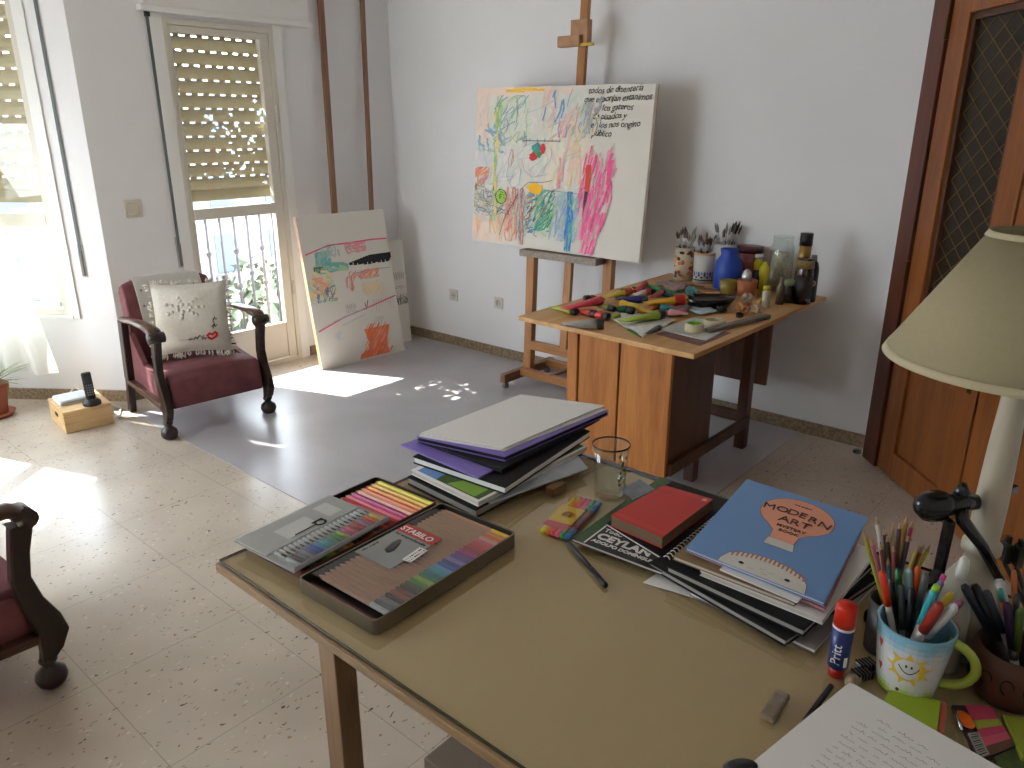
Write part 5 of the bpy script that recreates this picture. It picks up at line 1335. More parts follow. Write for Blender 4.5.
for a in (-.35,.35): b.lathe([(0,.0184),(.0028,.0184),(.0028,.0179)], 8, M=Matrix.Translation((-Wx*.05+.003,.006+a*.018,0)))
b.tube([(-Wx*.05-.004+.004*abs(q)**2*0-.003*(1-(q/3)**2),.006+q*.0035,.0183) for q in range(-3,4)], .0009, 5)
b.obj('smile', blackc, t)
b = MB(); b.box(-Wx/2,Wx/2,-Dy/2,Dy/2,.0180+.001,.0195); b.obj('clear_sleeve', glassmat('clear_sleeve', (.97,.97,.97), .15), t)

# ---------------- black felt pen
A = on(569,543,TZ+.0065); B = on(606,586,TZ+.0065); d = (B-A)
t = thing('felt_pen', 'black felt pen lying alone on the glass in front of the stack', 'pen', A)
pm = mat('pen_black', rgb(38,40,44), .35)
b = MB(); b.tube([(0,0,0), d*.03, d*.62], [.004,.0058,.0060], 14); b.obj('barrel', pm, t)
b = MB(); b.tube([d*.625, d*.97, d], [.0065,.0065,.0055], 14); b.obj('cap', mat('pen_cap_black', rgb(22,23,26), .3), t)
b = MB(); b.bar(d*.66+Vector((0,0,.0072)), d*.9+Vector((0,0,.0072)), .003, .0016); b.obj('pen_clip', pm, t)

# ---------------- middle stack : notebooks, magazine, red book
grn_ = mat('green_board', rgb(62,92,52), .5)
G = [Vector((1.335,.935,0)),Vector((1.325,.62,0)),Vector((1.735,.62,0)),Vector((1.735,.955,0))]
nb = book('notebook', 'green edged notebook at the bottom beneath the fashion magazine', 'notebook', G, TZ+.0003, TZ+.010, grn_, pagew, .0015)
flat('leaflet', 'grey blue printed leaflet peeping out behind the red book', 'leaflet', quad([(633,500),(655,489),(640,479),(620,489)], TZ+.0115), TZ+.0103, TZ+.0112, mat('leaf_greyblue', rgb(128,136,146), .5, noise=.3, nscale=30))
ceq = [on(572,539,TZ+.018), on(662,573,TZ+.018), on(735,530,TZ+.018), on(640,499,TZ+.018)]
t = book('magazine', 'fashion magazine with bold white capital lettering on black', 'magazine', ceq, TZ+.0115, TZ+.019, mat('mag_black', rgb(22,22,24), .35), pagew, .0006)
x = (ceq[1]-ceq[0]); y = (ceq[3]-ceq[0]); Mx = frame(Vector((0,0,0)), x, y)
Mx.translation = ceq[0]-t.location; Mx.translation.z = .0075
text('CEYLÁN', .037, whites, t, Mx @ Matrix.Translation((.040,.040,.0003)), 'lettering', bold=.0015, spacing=1.02)
text('ADOLFO DOMÍNGUEZ', .0165, whites, t, Mx @ Matrix.Translation((.040,.020,.0003)), 'lettering', bold=.0006)
text('Todo', .022, whites, t, Mx @ Matrix.Translation((.040,.076,.0003)), 'lettering', bold=.0003)
b = MB(); b.box(.002,.030,.002,y.length*.9,0,.0004, M=Mx); b.obj('green_strip', mat('dk_green_strip', rgb(52,84,50), .4), t)
b = MB(); b.box(.030,.034,.002,y.length*.9,0,.0005, M=Mx); b.obj('white_line', whites, t)
# black spiral notebook under the red book
sq = [on(655,553,TZ+.026), on(668,566,TZ+.026), on(745,505,TZ+.026), on(722,496,TZ+.026)]
NBK = [on(606,524,TZ+.026), on(665,560,TZ+.026), on(735,503,TZ+.026), on(672,482,TZ+.026)]
t = book('spiral_notebook', 'black spiral notebook directly under the red book', 'notebook', NBK, TZ+.0195, TZ+.028, blackc, pagew, .0014)
e0 = NBK[1]-t.location; e1 = NBK[2]-t.location; e0.z = e1.z = .0045
b = MB(); nn = 24; e = (e1-e0); en = e.normalized(); sd = Vector((en.y,-en.x,0))
if sd.dot(e0) < 0: sd = -sd
for i in range(nn):
    c = e0+e*(i+.5)/nn; b.tube([c+sd*(.008*math.cos(a))+Vector((0,0,.009*math.sin(a))) for a in [2*PI*k/10 for k in range(11)]], .0014, 5, caps=False)
b.obj('spiral_binding', mat('spiral_metal', rgb(206,204,190), .35, metal=.1), t)
rc = mat('red_cloth', rgb(188,44,38), .45); rcb = mat('brown_page', rgb(112,92,66), .8)
RB = [on(611,515,TZ+.058), on(662.5,537,TZ+.058), on(713,499,TZ+.058), on(663.6,484.8,TZ+.058)]
t = book('book', 'thick red book with brown page edges on the spiral notebook', 'book', RB, TZ+.0285, TZ+.058, rc, rcb, .002)
b = MB(); o = t.location
def rp(u, v): 
    p = RB[0]*(1-u)*(1-v)+RB[1]*u*(1-v)+RB[2]*u*v+RB[3]*(1-u)*v; return Vector((p.x-o.x, p.y-o.y, .0298))
for vv in (.05,.085,.92,.95): b.strip([rp(0,vv), rp(1,vv)], .0010, (0,0,1), col=rgb(216,110,90))
b.add([rp(.86,.90), rp(.94,.90), rp(.94,.96), rp(.86,.96)], [(0,1,2,3)], col=rgb(222,180,170))
b.obj('cover_print', paint, t)

# ---------------- right stack with the blue picture book
def stackbook(name, label, cat, L, B, z0, z1, depth, cover, pages, skew=0, ct=.002, spine=None):
    a = on(L[0], L[1], z1); c = on(B[0], B[1], z1); e = (c-a); n = Vector((-e.y, e.x, 0)).normalized()
    if n.x < 0: n = -n
    P = [a, c, c+n*depth, a+n*depth]
    return book(name, label, cat, P, z0, z1, cover, pages, ct, spine), P
S0 = TZ+.0003
flat('paper_sheet', 'white folded sheet sticking out lowest at the left of the right stack', 'paper', [on(643,583,TZ), on(700,600,TZ), on(740,570,TZ), on(690,552,TZ)], S0, S0+.0012, whites)
stackbook('notebook', 'grey edged notebook at the very bottom of the right stack', 'notebook', (690,592), (815,650), S0+.0014, S0+.010, .33, pageg, whites, ct=.001)
stackbook('portfolio', 'lowest thick black portfolio with grey page edge in the right stack', 'portfolio', (649,562), (786,640), S0+.0102, S0+.026, .34, blackc, pageg, ct=.003)
flat('paper_sheet', 'white sheet slipped between the two black portfolios', 'paper', [on(745,602,S0+.027), on(791,630,S0+.027), on(830,610,S0+.027), on(790,585,S0+.027)], S0+.0262, S0+.0275, whites)
stackbook('portfolio', 'upper black portfolio with grey page edge in the right stack', 'portfolio', (667,566), (804,630), S0+.0278, S0+.044, .34, blackc, pageg, ct=.003)
stackbook('magazine', 'white magazine with a small red logo above the portfolios', 'magazine', (700,571), (823,620), S0+.0443, S0+.055, .33, whites, pagew, ct=.001)
kraft = mat('kraft_card', rgb(142,116,84), .7)
stackbook('document_folder', 'brown kraft folder above the white magazine', 'folder', (673,556), (795,603), S0+.0553, S0+.064, .33, kraft, pagew, ct=.001)
pinkc = mat('pink_card', rgb(176,112,116), .6)
PK = [on(690,548,TZ+.078), on(826,606,TZ+.078), on(862,530,TZ+.078), on(750,486,TZ+.078)]
flat('document_folder', 'dusty pink folder directly under the blue picture book', 'folder', PK, S0+.0645, S0+.070, pinkc, bev=.001)
sheet2 = flat('paper_sheet', 'white printed sheet edge just under the blue picture book', 'paper', [on(720,566,TZ+.081), on(798,599,TZ+.081), on(830,560,TZ+.081), on(760,530,TZ+.081)], S0+.0705, S0+.0735, whites)
BZ = S0+.0825
BB = [on(747,479,BZ), on(867.6,517,BZ), on(824.4,602.5,BZ), on(686,547.6,BZ)]     # T R B L
bluec = mat('blue_cover', rgb(104,146,198), .45)
t = book('picture_book', 'large sky blue picture book about modern art on top of the right stack', 'book', [BB[3],BB[2],BB[1],BB[0]], S0+.074, BZ, bluec, pagew, .0015)
o = t.location.copy(); x = BB[1]-BB[0]; y = BB[0]-BB[3]; Wb, Hb = x.length, y.length
ux = (BB[1]-BB[0]+BB[2]-BB[3])/2; uy = (BB[0]-BB[3]+BB[1]-BB[2])/2; Wb, Hb = ux.length, uy.length; ux.normalize(); uy.normalize(); og = BB[3]-o
Mb = Matrix(((ux.x,uy.x,0,og.x),(ux.y,uy.y,0,og.y),(0,0,1,BZ-o.z),(0,0,0,1)))
pb = MB(); lay = [0]
def bp(u, v): return Mb @ Vector((u*Wb, (1-v)*Hb, .0003+.00006*lay[0]))
def bpoly(pts, col):
    lay[0] += 1; pb.add([bp(*p) for p in pts[::-1]], [tuple(range(len(pts)))], col=col)
def bline(pts, w, col): lay[0] += 1; pb.strip([bp(*p) for p in pts], w, (0,0,1), col=col)
peach = rgb(226,158,130)
out = []
for i in range(25):
    a = math.radians(112+i*(316/24)); out.append((.54+.285*math.cos(a-PI/2-PI/2+PI), .29-.20*math.sin(a-PI/2-PI/2+PI)))
bal = [(.54+.285*math.cos(math.radians(q)), .27-.21*math.sin(math.radians(q))) for q in range(-55, 236, 12)]
bal = bal+[(.44,.50),(.455,.60),(.635,.60),(.645,.50)]
bpoly(bal, peach); bline(bal+[bal[0]], .0012, rgb(90,80,90))
bpoly([(.445,.595),(.645,.595),(.66,.67),(.44,.67)], rgb(206,204,200)); bline([(.445,.595),(.44,.67),(.66,.67),(.645,.595)], .001, rgb(80,80,84))
face = [(.25,1.0),(.25,.96),(.28,.89),(.36,.84),(.47,.815),(.58,.805),(.70,.82),(.80,.86),(.855,.92),(.87,1.0)]
bpoly(face, rgb(214,212,204)); bline(face, .0012, rgb(70,70,80))
for i in range(17):
    u = .30+i*.032; s_ = (u-.56)/.31; v0 = .805+.075*s_*s_; 
    bpoly([(u,v0+.002),(u+.016,v0+.002),(u+.014,v0+.05),(u+.002,v0+.05)], rgb(190,120,90))
for u in (.40,.73):
    bpoly([(u+.020*math.cos(q), .945+.013*math.sin(q)) for q in [2*PI*k/10 for k in range(10)]], rgb(20,20,26))
for u, v in ((.53,.93),(.60,.94),(.56,.97),(.68,.955),(.46,.965)): bline([(u,v),(u+.02,v+.006),(u+.035,v-.004)], .0009, rgb(120,116,120))
pb.obj('cover_print', paint, t)
dkt_ = mat('brown_ink', rgb(70,44,44), .6)
for s_, u, v, sz, rot in (('M',.265,.295,.040,.10),('O',.365,.280,.038,.04),('D',.455,.275,.038,.0),('E',.545,.275,.038,-.02),('R',.62,.285,.038,-.08),('N',.70,.305,.040,-.14),('A',.43,.385,.040,.03),('R',.515,.385,.040,0),('T',.595,.385,.040,-.04)):
    text(s_, sz, dkt_, t, Mb @ Matrix.Translation((u*Wb,(1-v)*Hb,.0022)) @ Matrix.Rotation(rot,4,'Z'), 'lettering')
text('MYSTERY', .016, dkt_, t, Mb @ Matrix.Translation((.445*Wb,(1-.45)*Hb,.0022)), 'lettering', bold=.0002)
text('BOOK', .016, dkt_, t, Mb @ Matrix.Translation((.48*Wb,(1-.50)*Hb,.0022)), 'lettering', bold=.0002)
text('THE GREAT', .008, dkt_, t, Mb @ Matrix.Translation((.47*Wb,(1-.15)*Hb,.0022)), 'lettering')

# ---------------- glue stick
g = on(836,674,TZ); t = thing('glue_stick', 'blue and red glue stick standing beside the right stack', 'glue stick', (g.x,g.y,TZ+.0003))
b = MB(); b.lathe([(0,0),(.0145,0),(.0145,.020),(0,.020)], 24); b.obj('base_knob', mat('glue_red', rgb(176,36,24), .35), t)
b = MB(); b.lathe([(0,.0202),(.0178,.0202),(.0178,.100),(0,.100)], 28); b.obj('barrel', mat('glue_blue', rgb(24,44,110), .3), t)
b = MB(); b.lathe([(0,.1002),(.0185,.1002),(.0185,.105),(0,.105)], 28); b.obj('collar', whites, t)
b = MB(); b.lathe([(0,.1052),(.0182,.1052),(.0182,.142),(.0165,.147),(0,.148)], 28); b.obj('cap', mat('glue_cap', rgb(206,40,22), .3), t)
camdir = math.atan2(-g.y, -g.x)
def wraptext(parent, s, size, r, z, ang0, m, vertical=True, name='lettering'):
    M0 = Matrix.Rotation(ang0, 4, 'Z') @ Matrix.Translation((r,0,z)) @ Matrix(((0,0,1,0),(1,0,0,0),(0,1,0,0),(0,0,0,1)))
    if vertical: M0 = M0 @ Matrix.Rotation(PI/2, 4, 'Z')
    o = text(s, size, m, None, Matrix.Identity(4), name); me = o.data
    if True:
        for v in me.vertices:
            x, y = v.co.x, v.co.y
            if vertical: x, y = -y, x
            a = ang0+x/r; v.co = Vector(((r+v.co.z+.0006)*math.cos(a), (r+v.co.z+.0006)*math.sin(a), z+y))
    o.parent = parent; return o
wraptext(t, 'Pritt', .024, .0180, .030, camdir+.15, whites)
b = MB()
for i in range(8):
    a = camdir+.55+i*.045; b.box(-.0005,.0005,-.0004 - .0003*(i%2),.0004,.028,.048, M=Matrix.Rotation(a,4,'Z') @ Matrix.Translation((.0183,0,0)))
b.obj('barcode', whites, t)

# ---------------- mug
g = on(905,683,TZ); camdir = math.atan2(-g.y,-g.x)
t = thing('mug', 'white mug with smiling sun, light blue rim and lime handle, full of markers', 'mug', (g.x,g.y,TZ+.0003))
rB, rT, Hm = .0475, .0630, .128
pr = [(0,.0),(rB*.92,0),(rB,.006),(rB+(rT-rB)*.3,Hm*.33),(rB+(rT-rB)*.62,Hm*.66),(rT,Hm),(rT-.004,Hm+.001),(rT-.006,Hm*.96),(rB-.006,.010),(0,.009)]
# shell with paint bands through the colour attribute
def mixc(a, c, k): return tuple(p*(1-k)+q*k for p, q in zip(a, c))
wht = rgb(206,208,206); lb_ = rgb(128,180,204); lg = rgb(170,190,60)
b = MB(); n = 40; zz = [0,.004,.012,.020,.030,.045,.065,.085,.100,.110,.120,.126,.128]
def rz(z): return rB+(rT-rB)*min(1, z/Hm)
prof = [(rz(z), z) for z in zz]+[(rT-.004,.1285),(rT-.007,.120),(rB-.006,.012)]
for j in range(len(prof)-1):
    (r0,z0),(r1,z1) = prof[j], prof[j+1]; zm = (z0+z1)/2
    inner = j >= len(zz)-1
    for i in range(n):
        a0, a1 = 2*PI*i/n, 2*PI*(i+1)/n
        wv = .006*math.sin(i*1.3)
        c = mixc(lb_, wht, min(1, max(0, (Hm-zm-.012+wv)/.03))) if not inner else lb_
        if not inner and zm < .024+wv: c = mixc(lg, wht, min(1, max(0, (zm-.006-wv)/.018)))
        b.add([(r0*math.cos(a0),r0*math.sin(a0),z0),(r0*math.cos(a1),r0*math.sin(a1),z0),(r1*math.cos(a1),r1*math.sin(a1),z1),(r1*math.cos(a0),r1*math.sin(a0),z1)], [(0,1,2,3)], col=c, smooth=True)
b.add([(rB*math.cos(2*PI*i/n), rB*math.sin(2*PI*i/n), 0) for i in range(n)], [tuple(range(n))[::-1]], col=wht)
b.add([((rB-.006)*math.cos(2*PI*i/n), (rB-.006)*math.sin(2*PI*i/n), .012) for i in range(n)], [tuple(range(n))], col=wht)
b.obj('mug_body', attrmat('mug_glaze', .25, .4), t)
# handle toward the right of the picture
ha = math.atan2(RT.y, RT.x)-.55
b = MB(); pts = []
for i in range(13):
    q = -1.5+3.0*i/12; pts.append(((.046+.052*math.cos(q))*math.cos(ha), (.046+.052*math.cos(q))*math.sin(ha), .066+.044*math.sin(q)))
b.tube(pts, .0085, 10); b.obj('handle', mat('lime_glaze', rgb(158,172,62), .25, coat=.4), t)
b = MB()
def mp_(a, z, e=.0006): r = rz(z)+e; return Vector((r*math.cos(a), r*math.sin(a), z))
def mpoly(pts, col, e=.0006): b.add([mp_(a_, z_, e) for a_, z_ in pts], [tuple(range(len(pts)))], col=col)
sa = camdir+.02; yel = rgb(214,180,60)
for k in range(9):
    q = 2*PI*k/9+.2; c_, s_ = math.cos(q), math.sin(q)
    mpoly([(sa+(.022*c_-.006*s_)/.055, .066+.020*s_+.006*c_), (sa+(.040*c_)/.055, .066+.036*s_), (sa+(.022*c_+.006*s_)/.055, .066+.020*s_-.006*c_)], yel)
mpoly([(sa+.026*math.cos(q)/.055, .066+.024*math.sin(q)) for q in [2*PI*k/22 for k in range(22)]], yel, .0009)
for dx in (-.004,.004): mpoly([(sa+(dx+.0018*math.cos(q))/.055, .073+.0035*math.sin(q)) for q in [2*PI*k/10 for k in range(10)]], rgb(90,30,20), .0013)
pts = [mp_(sa+q*.0022/.055*1.0, .058+.0007*q*q*.42, .0014) for q in range(-7,8)]
b.tube(pts, .0007, 5, col=rgb(40,30,20))
rdh = rgb(170,56,50)
for a_, z_ in ((sa-.95,.092),(sa-.92,.045)): mpoly([(a_-.10,z_+.003),(a_,z_-.010),(a_+.10,z_+.004),(a_+.05,z_+.010),(a_,z_+.006),(a_-.05,z_+.010)], rdh)
mpoly([(sa-.22+.06*math.cos(q), .018+.004*math.sin(q)) for q in [2*PI*k/10 for k in range(10)]], rgb(60,20,24))
b.obj('sun_decoration', paint, t)
MUG = Vector((g.x, g.y, TZ))

def marker(label, base, top, col, r=.0055, barrel=None, caplen=.42, group=None, cat='marker', name='marker_pen', tipc=None):
    base = Vector(base); top = Vector(top); d = top-base; L = d.length
    t = thing(name, label, cat, base); m = mat('lacquer_%02x%02x%02x' % tuple(int(c*255) for c in col), col, .4)
    b = MB(); b.tube([(0,0,0), d*(1-caplen)], r*.9, 10); b.obj('barrel', barrel or whb, t)
    b = MB(); k = 1-caplen; b.tube([d*(k+.002), d*.965, d], [r*1.05, r*1.0, r*.6], 12); b.obj('cap', m, t)
    if tipc:
        b = MB(); b.tube([d*1.001, d*1.05], [r*.9, r*.8], 10); b.obj('end_plug', mat('lacquer_%02x%02x%02x' % tuple(int(c*255) for c in tipc), tipc, .4), t)
    return t
def seat(c, r, top, z, k=-.5):   # foot of a pen leaning in a cup: opposite side of where it leans
    v = Vector((top.x-c.x, top.y-c.y, 0)); v = v*k
    if v.length > r: v = v.normalized()*r
    return Vector((c.x+v.x, c.y+v.y, z))
gb = mat('grey_barrel', rgb(96,98,100), .4); bb_ = mat('black_barrel', rgb(20,20,22), .4)
MK = [((882,571),.935,(214,62,30),.0065,whb,'orange red capped marker at the far left of the mug',None,.34),
 ((894.4,565),.93,(24,96,54),.006,gb,'dark green capped marker in the mug',None,.34),
 ((906.5,565),.93,(150,196,204),.0068,bb_,'pale blue capped marker in the mug',None,.30),
 ((918,566.5),.935,(206,84,30),.0062,bb_,'orange capped marker at the back of the mug',None,.32),
 ((926,573),.935,(96,104,104),.0066,gb,'grey capped marker in the mug',None,.36),
 ((935,590),.945,(60,170,180),.0068,whb,'turquoise capped marker with lime end in the mug',(150,200,40),.40),
 ((942,580),.94,(120,110,160),.0055,gb,'lavender capped pen with pink end in the mug',(190,60,130),.30),
 ((940,604),.955,(150,44,34),.0085,whb,'thick brick red capped marker at the mug front',None,.40),
 ((955,606),.955,(190,192,192),.0080,whb,'thick white capped marker at the right of the mug',None,.46),
 ((952,593),.94,(206,180,40),.006,gb,'yellow capped pen at the back right of the mug',None,.26),
 ((962,601),.945,(120,50,90),.006,bb_,'plum capped pen at the right rim of the mug',None,.3),
 ((890,578),.915,(60,62,66),.0052,bb_,'slim dark grey pen low in the mug left side',None,.4),
 ((912,588),.915,(40,42,46),.006,bb_,'black capped pen low in the middle of the mug',None,.5),
 ((930,592),.925,(52,40,60),.006,bb_,'dark violet capped pen in the middle of the mug',None,.5),
 ((901,584),.915,(70,74,76),.006,gb,'slate capped pen low between the green and pale blue ones',None,.5)]
for px, z, c, r, bm_, lab, tc, cl_ in MK:
    top = on(px[0], px[1], z); v = Vector((top.x-MUG.x, top.y-MUG.y, 0)); 
    base = seat(MUG, .028, top, TZ+.016, -.6 if px[0] > 932 else .15)
    # keep inside the rim: limit the lean
    f = (TZ+Hm-base.z)/(top.z-base.z); q = base+(top-base)*f; w = Vector((q.x-MUG.x, q.y-MUG.y, 0))
    if w.length > .050: 
        sh = w*(1-.050/w.length); top = top-sh/f
    marker(lab, base, top, rgb(*c), r, bm_, cl_, tipc=rgb(*tc) if tc else None)

# ---------------- dark pencil cup behind the mug
CUP = on(889,655,TZ); CUP.y += .012; CUP.x += .015
t = thing('pencil_cup', 'dark brown cup of coloured pencils between the blue book and the mug', 'cup', (CUP.x,CUP.y,TZ+.0003))
b = MB(); b.lathe([(0,0),(.038,0),(.040,.105),(.036,.105),(.034,.006),(0,.006)], 24); b.obj('cup_body', mat('dk_brown_cup', rgb(34,24,20), .5), t)
PCs = [((863,530),.955,(150,150,40),'olive yellow pencil leaning left out of the dark cup'),((870.5,537),.955,(170,92,104),'dusty pink pencil leaning left in the dark cup'),((876,516),.985,(200,196,184),'white pencil with dark band standing tall in the dark cup'),
 ((884,526),.97,(30,36,30),'black green pencil in the dark cup'),((893,521),.98,(150,130,100),'tan pencil at the back of the dark cup'),((900,520),.985,(86,50,44),'maroon pencil beside the ochre one in the dark cup'),
 ((907,515),.99,(168,128,44),'ochre pencil, the tallest at the right of the dark cup'),((913,519),.985,(176,50,96),'magenta ended pencil in the dark cup'),((909,533),.965,(22,26,60),'navy blue pencil in the dark cup'),
 ((894,543),.95,(150,80,70),'pinkish brown pencil at the front of the dark cup'),((888,556),.925,(50,110,130),'short teal pencil in the dark cup'),((919,544),.95,(176,158,40),'mustard yellow pencil leaning right in the dark cup'),
 ((924,545),.948,(130,72,50),'rust brown pencil leaning right in the dark cup'),((931,544),.95,(186,176,60),'pale yellow pencil, rightmost in the dark cup'),((880,541),.95,(120,60,40),'reddish brown pencil low at the left of the dark cup'),((899,530),.965,(46,70,44),'forest green pencil in the middle of the dark cup'),((887,533),.96,(60,44,40),'umber pencil between the white and black green ones')]
for px, z, c, lab in PCs:
    top = on(px[0], px[1], z); base = seat(CUP, .024, top, TZ+.010)
    f = (TZ+.105-base.z)/(top.z-base.z); q = base+(top-base)*f; w = Vector((q.x-CUP.x, q.y-CUP.y, 0))
    if w.length > .030: top = top-(w*(1-.030/w.length))/f*.75
    pencil(lab, base, top, rgb(*c), r=.0040, dip=.15)

# ---------------- brown decorated pot at the right with pens
POT = Vector((1.387,.062,TZ)); t = thing('pen_pot', 'brown carved pot full of pens at the right edge, behind the mug handle', 'pot', (POT.x,POT.y,TZ+.0003))
b = MB(); b.lathe([(0,0),(.050,0),(.064,.03),(.066,.075),(.060,.098),(.056,.098),(.060,.075),(.056,.03),(.044,.008),(0,.008)], 32); b.obj('pot_body', mat('carved_brown', rgb(74,40,24), .5), t)
b = MB(); pd = math.atan2(-POT.y,-POT.x)
for s_ in range(5):
    a0 = pd-1.0+s_*.5; b.tube([(.0668*math.cos(a0+.18*math.cos(q)*.8), .0668*math.sin(a0+.18*math.cos(q)*.8), .055+.014*math.sin(q)) for q in [k*.5 for k in range(10)]], .0012, 5)
b.obj('carved_scroll', blackc, t)
PP = [((999,579),.93,(186,188,184),.0085,whb,'white capped marker in the brown pot',.4),((1014,570),.945,(196,104,50),.0045,mat('or_b',rgb(196,104,50),.4),'orange pencil leaning right in the brown pot',.2),((1000,588),.92,(60,150,150),.0048,mat('or_b2',rgb(206,96,40),.4),'orange pen with teal end in the brown pot',.12),
 ((974,584),.92,(16,18,26),.008,bb_,'black marker at the left of the brown pot',.5),((963,584),.92,(24,28,46),.0075,bb_,'navy marker leftmost in the brown pot',.5),((1007,603),.915,(48,30,60),.007,bb_,'dark purple capped pen in the brown pot',.5),
 ((1021,609),.91,(70,90,30),.007,bb_,'dark green capped pen at the right of the brown pot',.5),((1017,594),.92,(40,42,46),.005,gb,'grey metal pen in the brown pot',.3),((986,590),.915,(40,46,56),.007,gb,'slate blue pen in the middle of the brown pot',.4)]
for px, z, c, r, bm_, lab, cl_ in PP:
    top = on(px[0], px[1], z); base = seat(POT, .030, top, TZ+.012)
    f = (TZ+.098-base.z)/(top.z-base.z); q = base+(top-base)*f; w = Vector((q.x-POT.x, q.y-POT.y, 0))
    if w.length > .050: top = top-(w*(1-.050/w.length))/f
    marker(lab, base, top, rgb(*c), r, bm_, cl_)
for i, (px, py, sz, lab) in enumerate(((1006,552,.022,'black bulldog clip shape standing at the back of the brown pot'),(1018,556,.020,'second black clip at the right edge behind the pens'))):
    q = on(px, py, .93); b = MB(); b.box(-.012,.012,-.006,.006,-.02,.02); b.box(-.006,.006,-.004,.004,.02,.034); b.bar((0,0,-.02),(POT.x+.01*i-q.x, POT.y-q.y+.01*i, TZ+.02-q.z),.008,.006)
    tag(b.obj('binder_clip', capm, loc=q, rot=(0,0,.6), bevel=.002), lab, 'clip')

# ---------------- glue bottle with white nozzle
GB = Vector((1.395,.165,TZ)); t = thing('glue_bottle', 'white cone topped glue bottle with orange label in front of the lamp', 'bottle', (GB.x,GB.y,TZ+.0003))
b = MB(); b.lathe([(0,0),(.025,0),(.027,.01),(.027,.11),(.023,.135),(.014,.165),(.009,.185),(0,.186)], 24); b.obj('bottle_body', mat('milky_plastic', rgb(176,172,158), .4), t)
b = MB(); b.lathe([(0,.1862),(.0085,.1862),(.010,.20),(.0085,.222),(.004,.228),(0,.229)], 16); b.obj('nozzle_cap', mat('white_pl2', rgb(206,204,196), .35), t)
deco(t, .0272, [(math.atan2(-GB.y,-GB.x)+.1,.085,.030,.060,rgb(196,146,70)),(math.atan2(-GB.y,-GB.x)+.1,.055,.022,.014,rgb(206,180,40))], 'orange_label')

# ---------------- table lamp
LP = Vector((1.50,.156,TZ+.0003)); t = thing('table_lamp', 'tall cream table lamp with a wide conical shade at the right edge', 'lamp', LP)
crm = mat('cream_lacquer', rgb(186,178,158), .35)
b = MB(); b.lathe([(0,0),(.075,0),(.078,.012),(.070,.022),(.060,.032),(.060,.045),(.068,.060),(.064,.095),(.046,.135),(.030,.165),(.024,.185),(.026,.192),(.033,.198),(.033,.214),(.025,.222),(.026,.235),(.0265,.30),(.024,.40),(.020,.50),(.016,.60),(.016,.66),(0,.66)], 36); b.obj('lamp_base', crm, t)
sh = mat('lamp_shade_linen', rgb(176,166,134), .85, noise=.04, nscale=120, bump=.2, trans=.25)
zb, zt_ = .562, .775; rb_, rt_ = .214, .084
b = MB(); b.lathe([(rb_,zb),(rt_,zt_)], 64); b.obj('lamp_shade', sh, t, solid=.002)
trm = mat('shade_trim', rgb(186,176,146), .8)
b = MB(); b.lathe([(rb_+.0015,zb-.003),(rb_+.003,zb-.003),(rb_-.003,zb+.009),(rb_-.005,zb+.009)], 64); b.lathe([(rt_+.001,zt_+.002),(rt_+.003,zt_+.002),(rt_+.008,zt_-.007),(rt_+.006,zt_-.007)], 64); b.obj('shade_trim', trm, t)
b = MB(); 
for q in range(3): a = q*2*PI/3+.5; b.tube([(0,0,zt_-.02),(rt_*math.cos(a),rt_*math.sin(a),zt_-.004)], .0016, 6)
b.tube([(0,0,.66),(0,0,zt_-.015)], .004, 8); b.obj('shade_carrier', steel, t)
b = MB(); b.lathe([(0,.665),(.013,.665),(.014,.69),(.028,.715),(.030,.735),(.02,.752),(0,.757)], 20); b.obj('bulb', mat('bulb_glass', rgb(220,220,214), .2), t)
# ---------------- black desk lamp folded between mug and lamp
q0 = on(939,590,TZ); BLp = Vector((1.46,.288,TZ)); t = thing('desk_lamp', 'black folding desk lamp with an oval head in front of the cream lamp', 'lamp', (BLp.x,BLp.y,TZ+.0003))
gloss = mat('black_gloss', (.008,.008,.009), .15)
b = MB(); b.lathe([(0,0),(.034,0),(.034,.010),(.028,.016),(0,.017)], 28); b.obj('lamp_foot', gloss, t)
def lpnt(px, py, z): return on(px, py, z)-BLp
hz = 1.03
pA = lpnt(938,575,.90); pB = lpnt(950,520,1.02)
b = MB(); b.bar((0,0,.012), pA, .022, .010, up=(.7,-.7,0)); b.bar(pA, pB, .022, .010, up=(.7,-.7,0)); b.obj('lamp_stem', gloss, t, bevel=.002)
hd = lpnt(934,507,1.04); xr = Vector((RT.x,RT.y,0))
Mh = frame(hd, xr+Vector((0,0,.12)), Vector((FH.x,FH.y,.0)))
b = MB(); b.lathe([(0,-.026),(.6,-.022),(.95,-.006),(1,.004),(.9,.018),(.5,.027),(0,.029)], 28, M=Mh @ Matrix.Diagonal((.036,.024,1,1))); b.obj('lamp_head', gloss, t)
hj = lpnt(960,502,1.045); b = MB(); b.tube([hd+xr*.01, hj, hj+xr*.03], [.020,.019,.014], 12); b.lathe([(0,-.01),(.012,-.008),(.014,.01),(.006,.024),(0,.025)], 12, M=Matrix.Translation(hj+Vector((0,0,.012)))); b.obj('lamp_joint', gloss, t)
e1_ = lpnt(962,520,1.02); e2_ = lpnt(1000,580,.90); b = MB(); b.tube([hj, e1_, (e1_+e2_)/2+Vector((0,0,.008)), e2_], [.012,.012,.010,.008], 10); b.obj('strut', gloss, t)
e3_ = lpnt(1040,514,1.0)+Vector((.14,.06,-.02)); b = MB(); b.bar(hj+Vector((.03,.015,-.03)), e3_, .016, .016); b.obj('rear_arm', gloss, t)

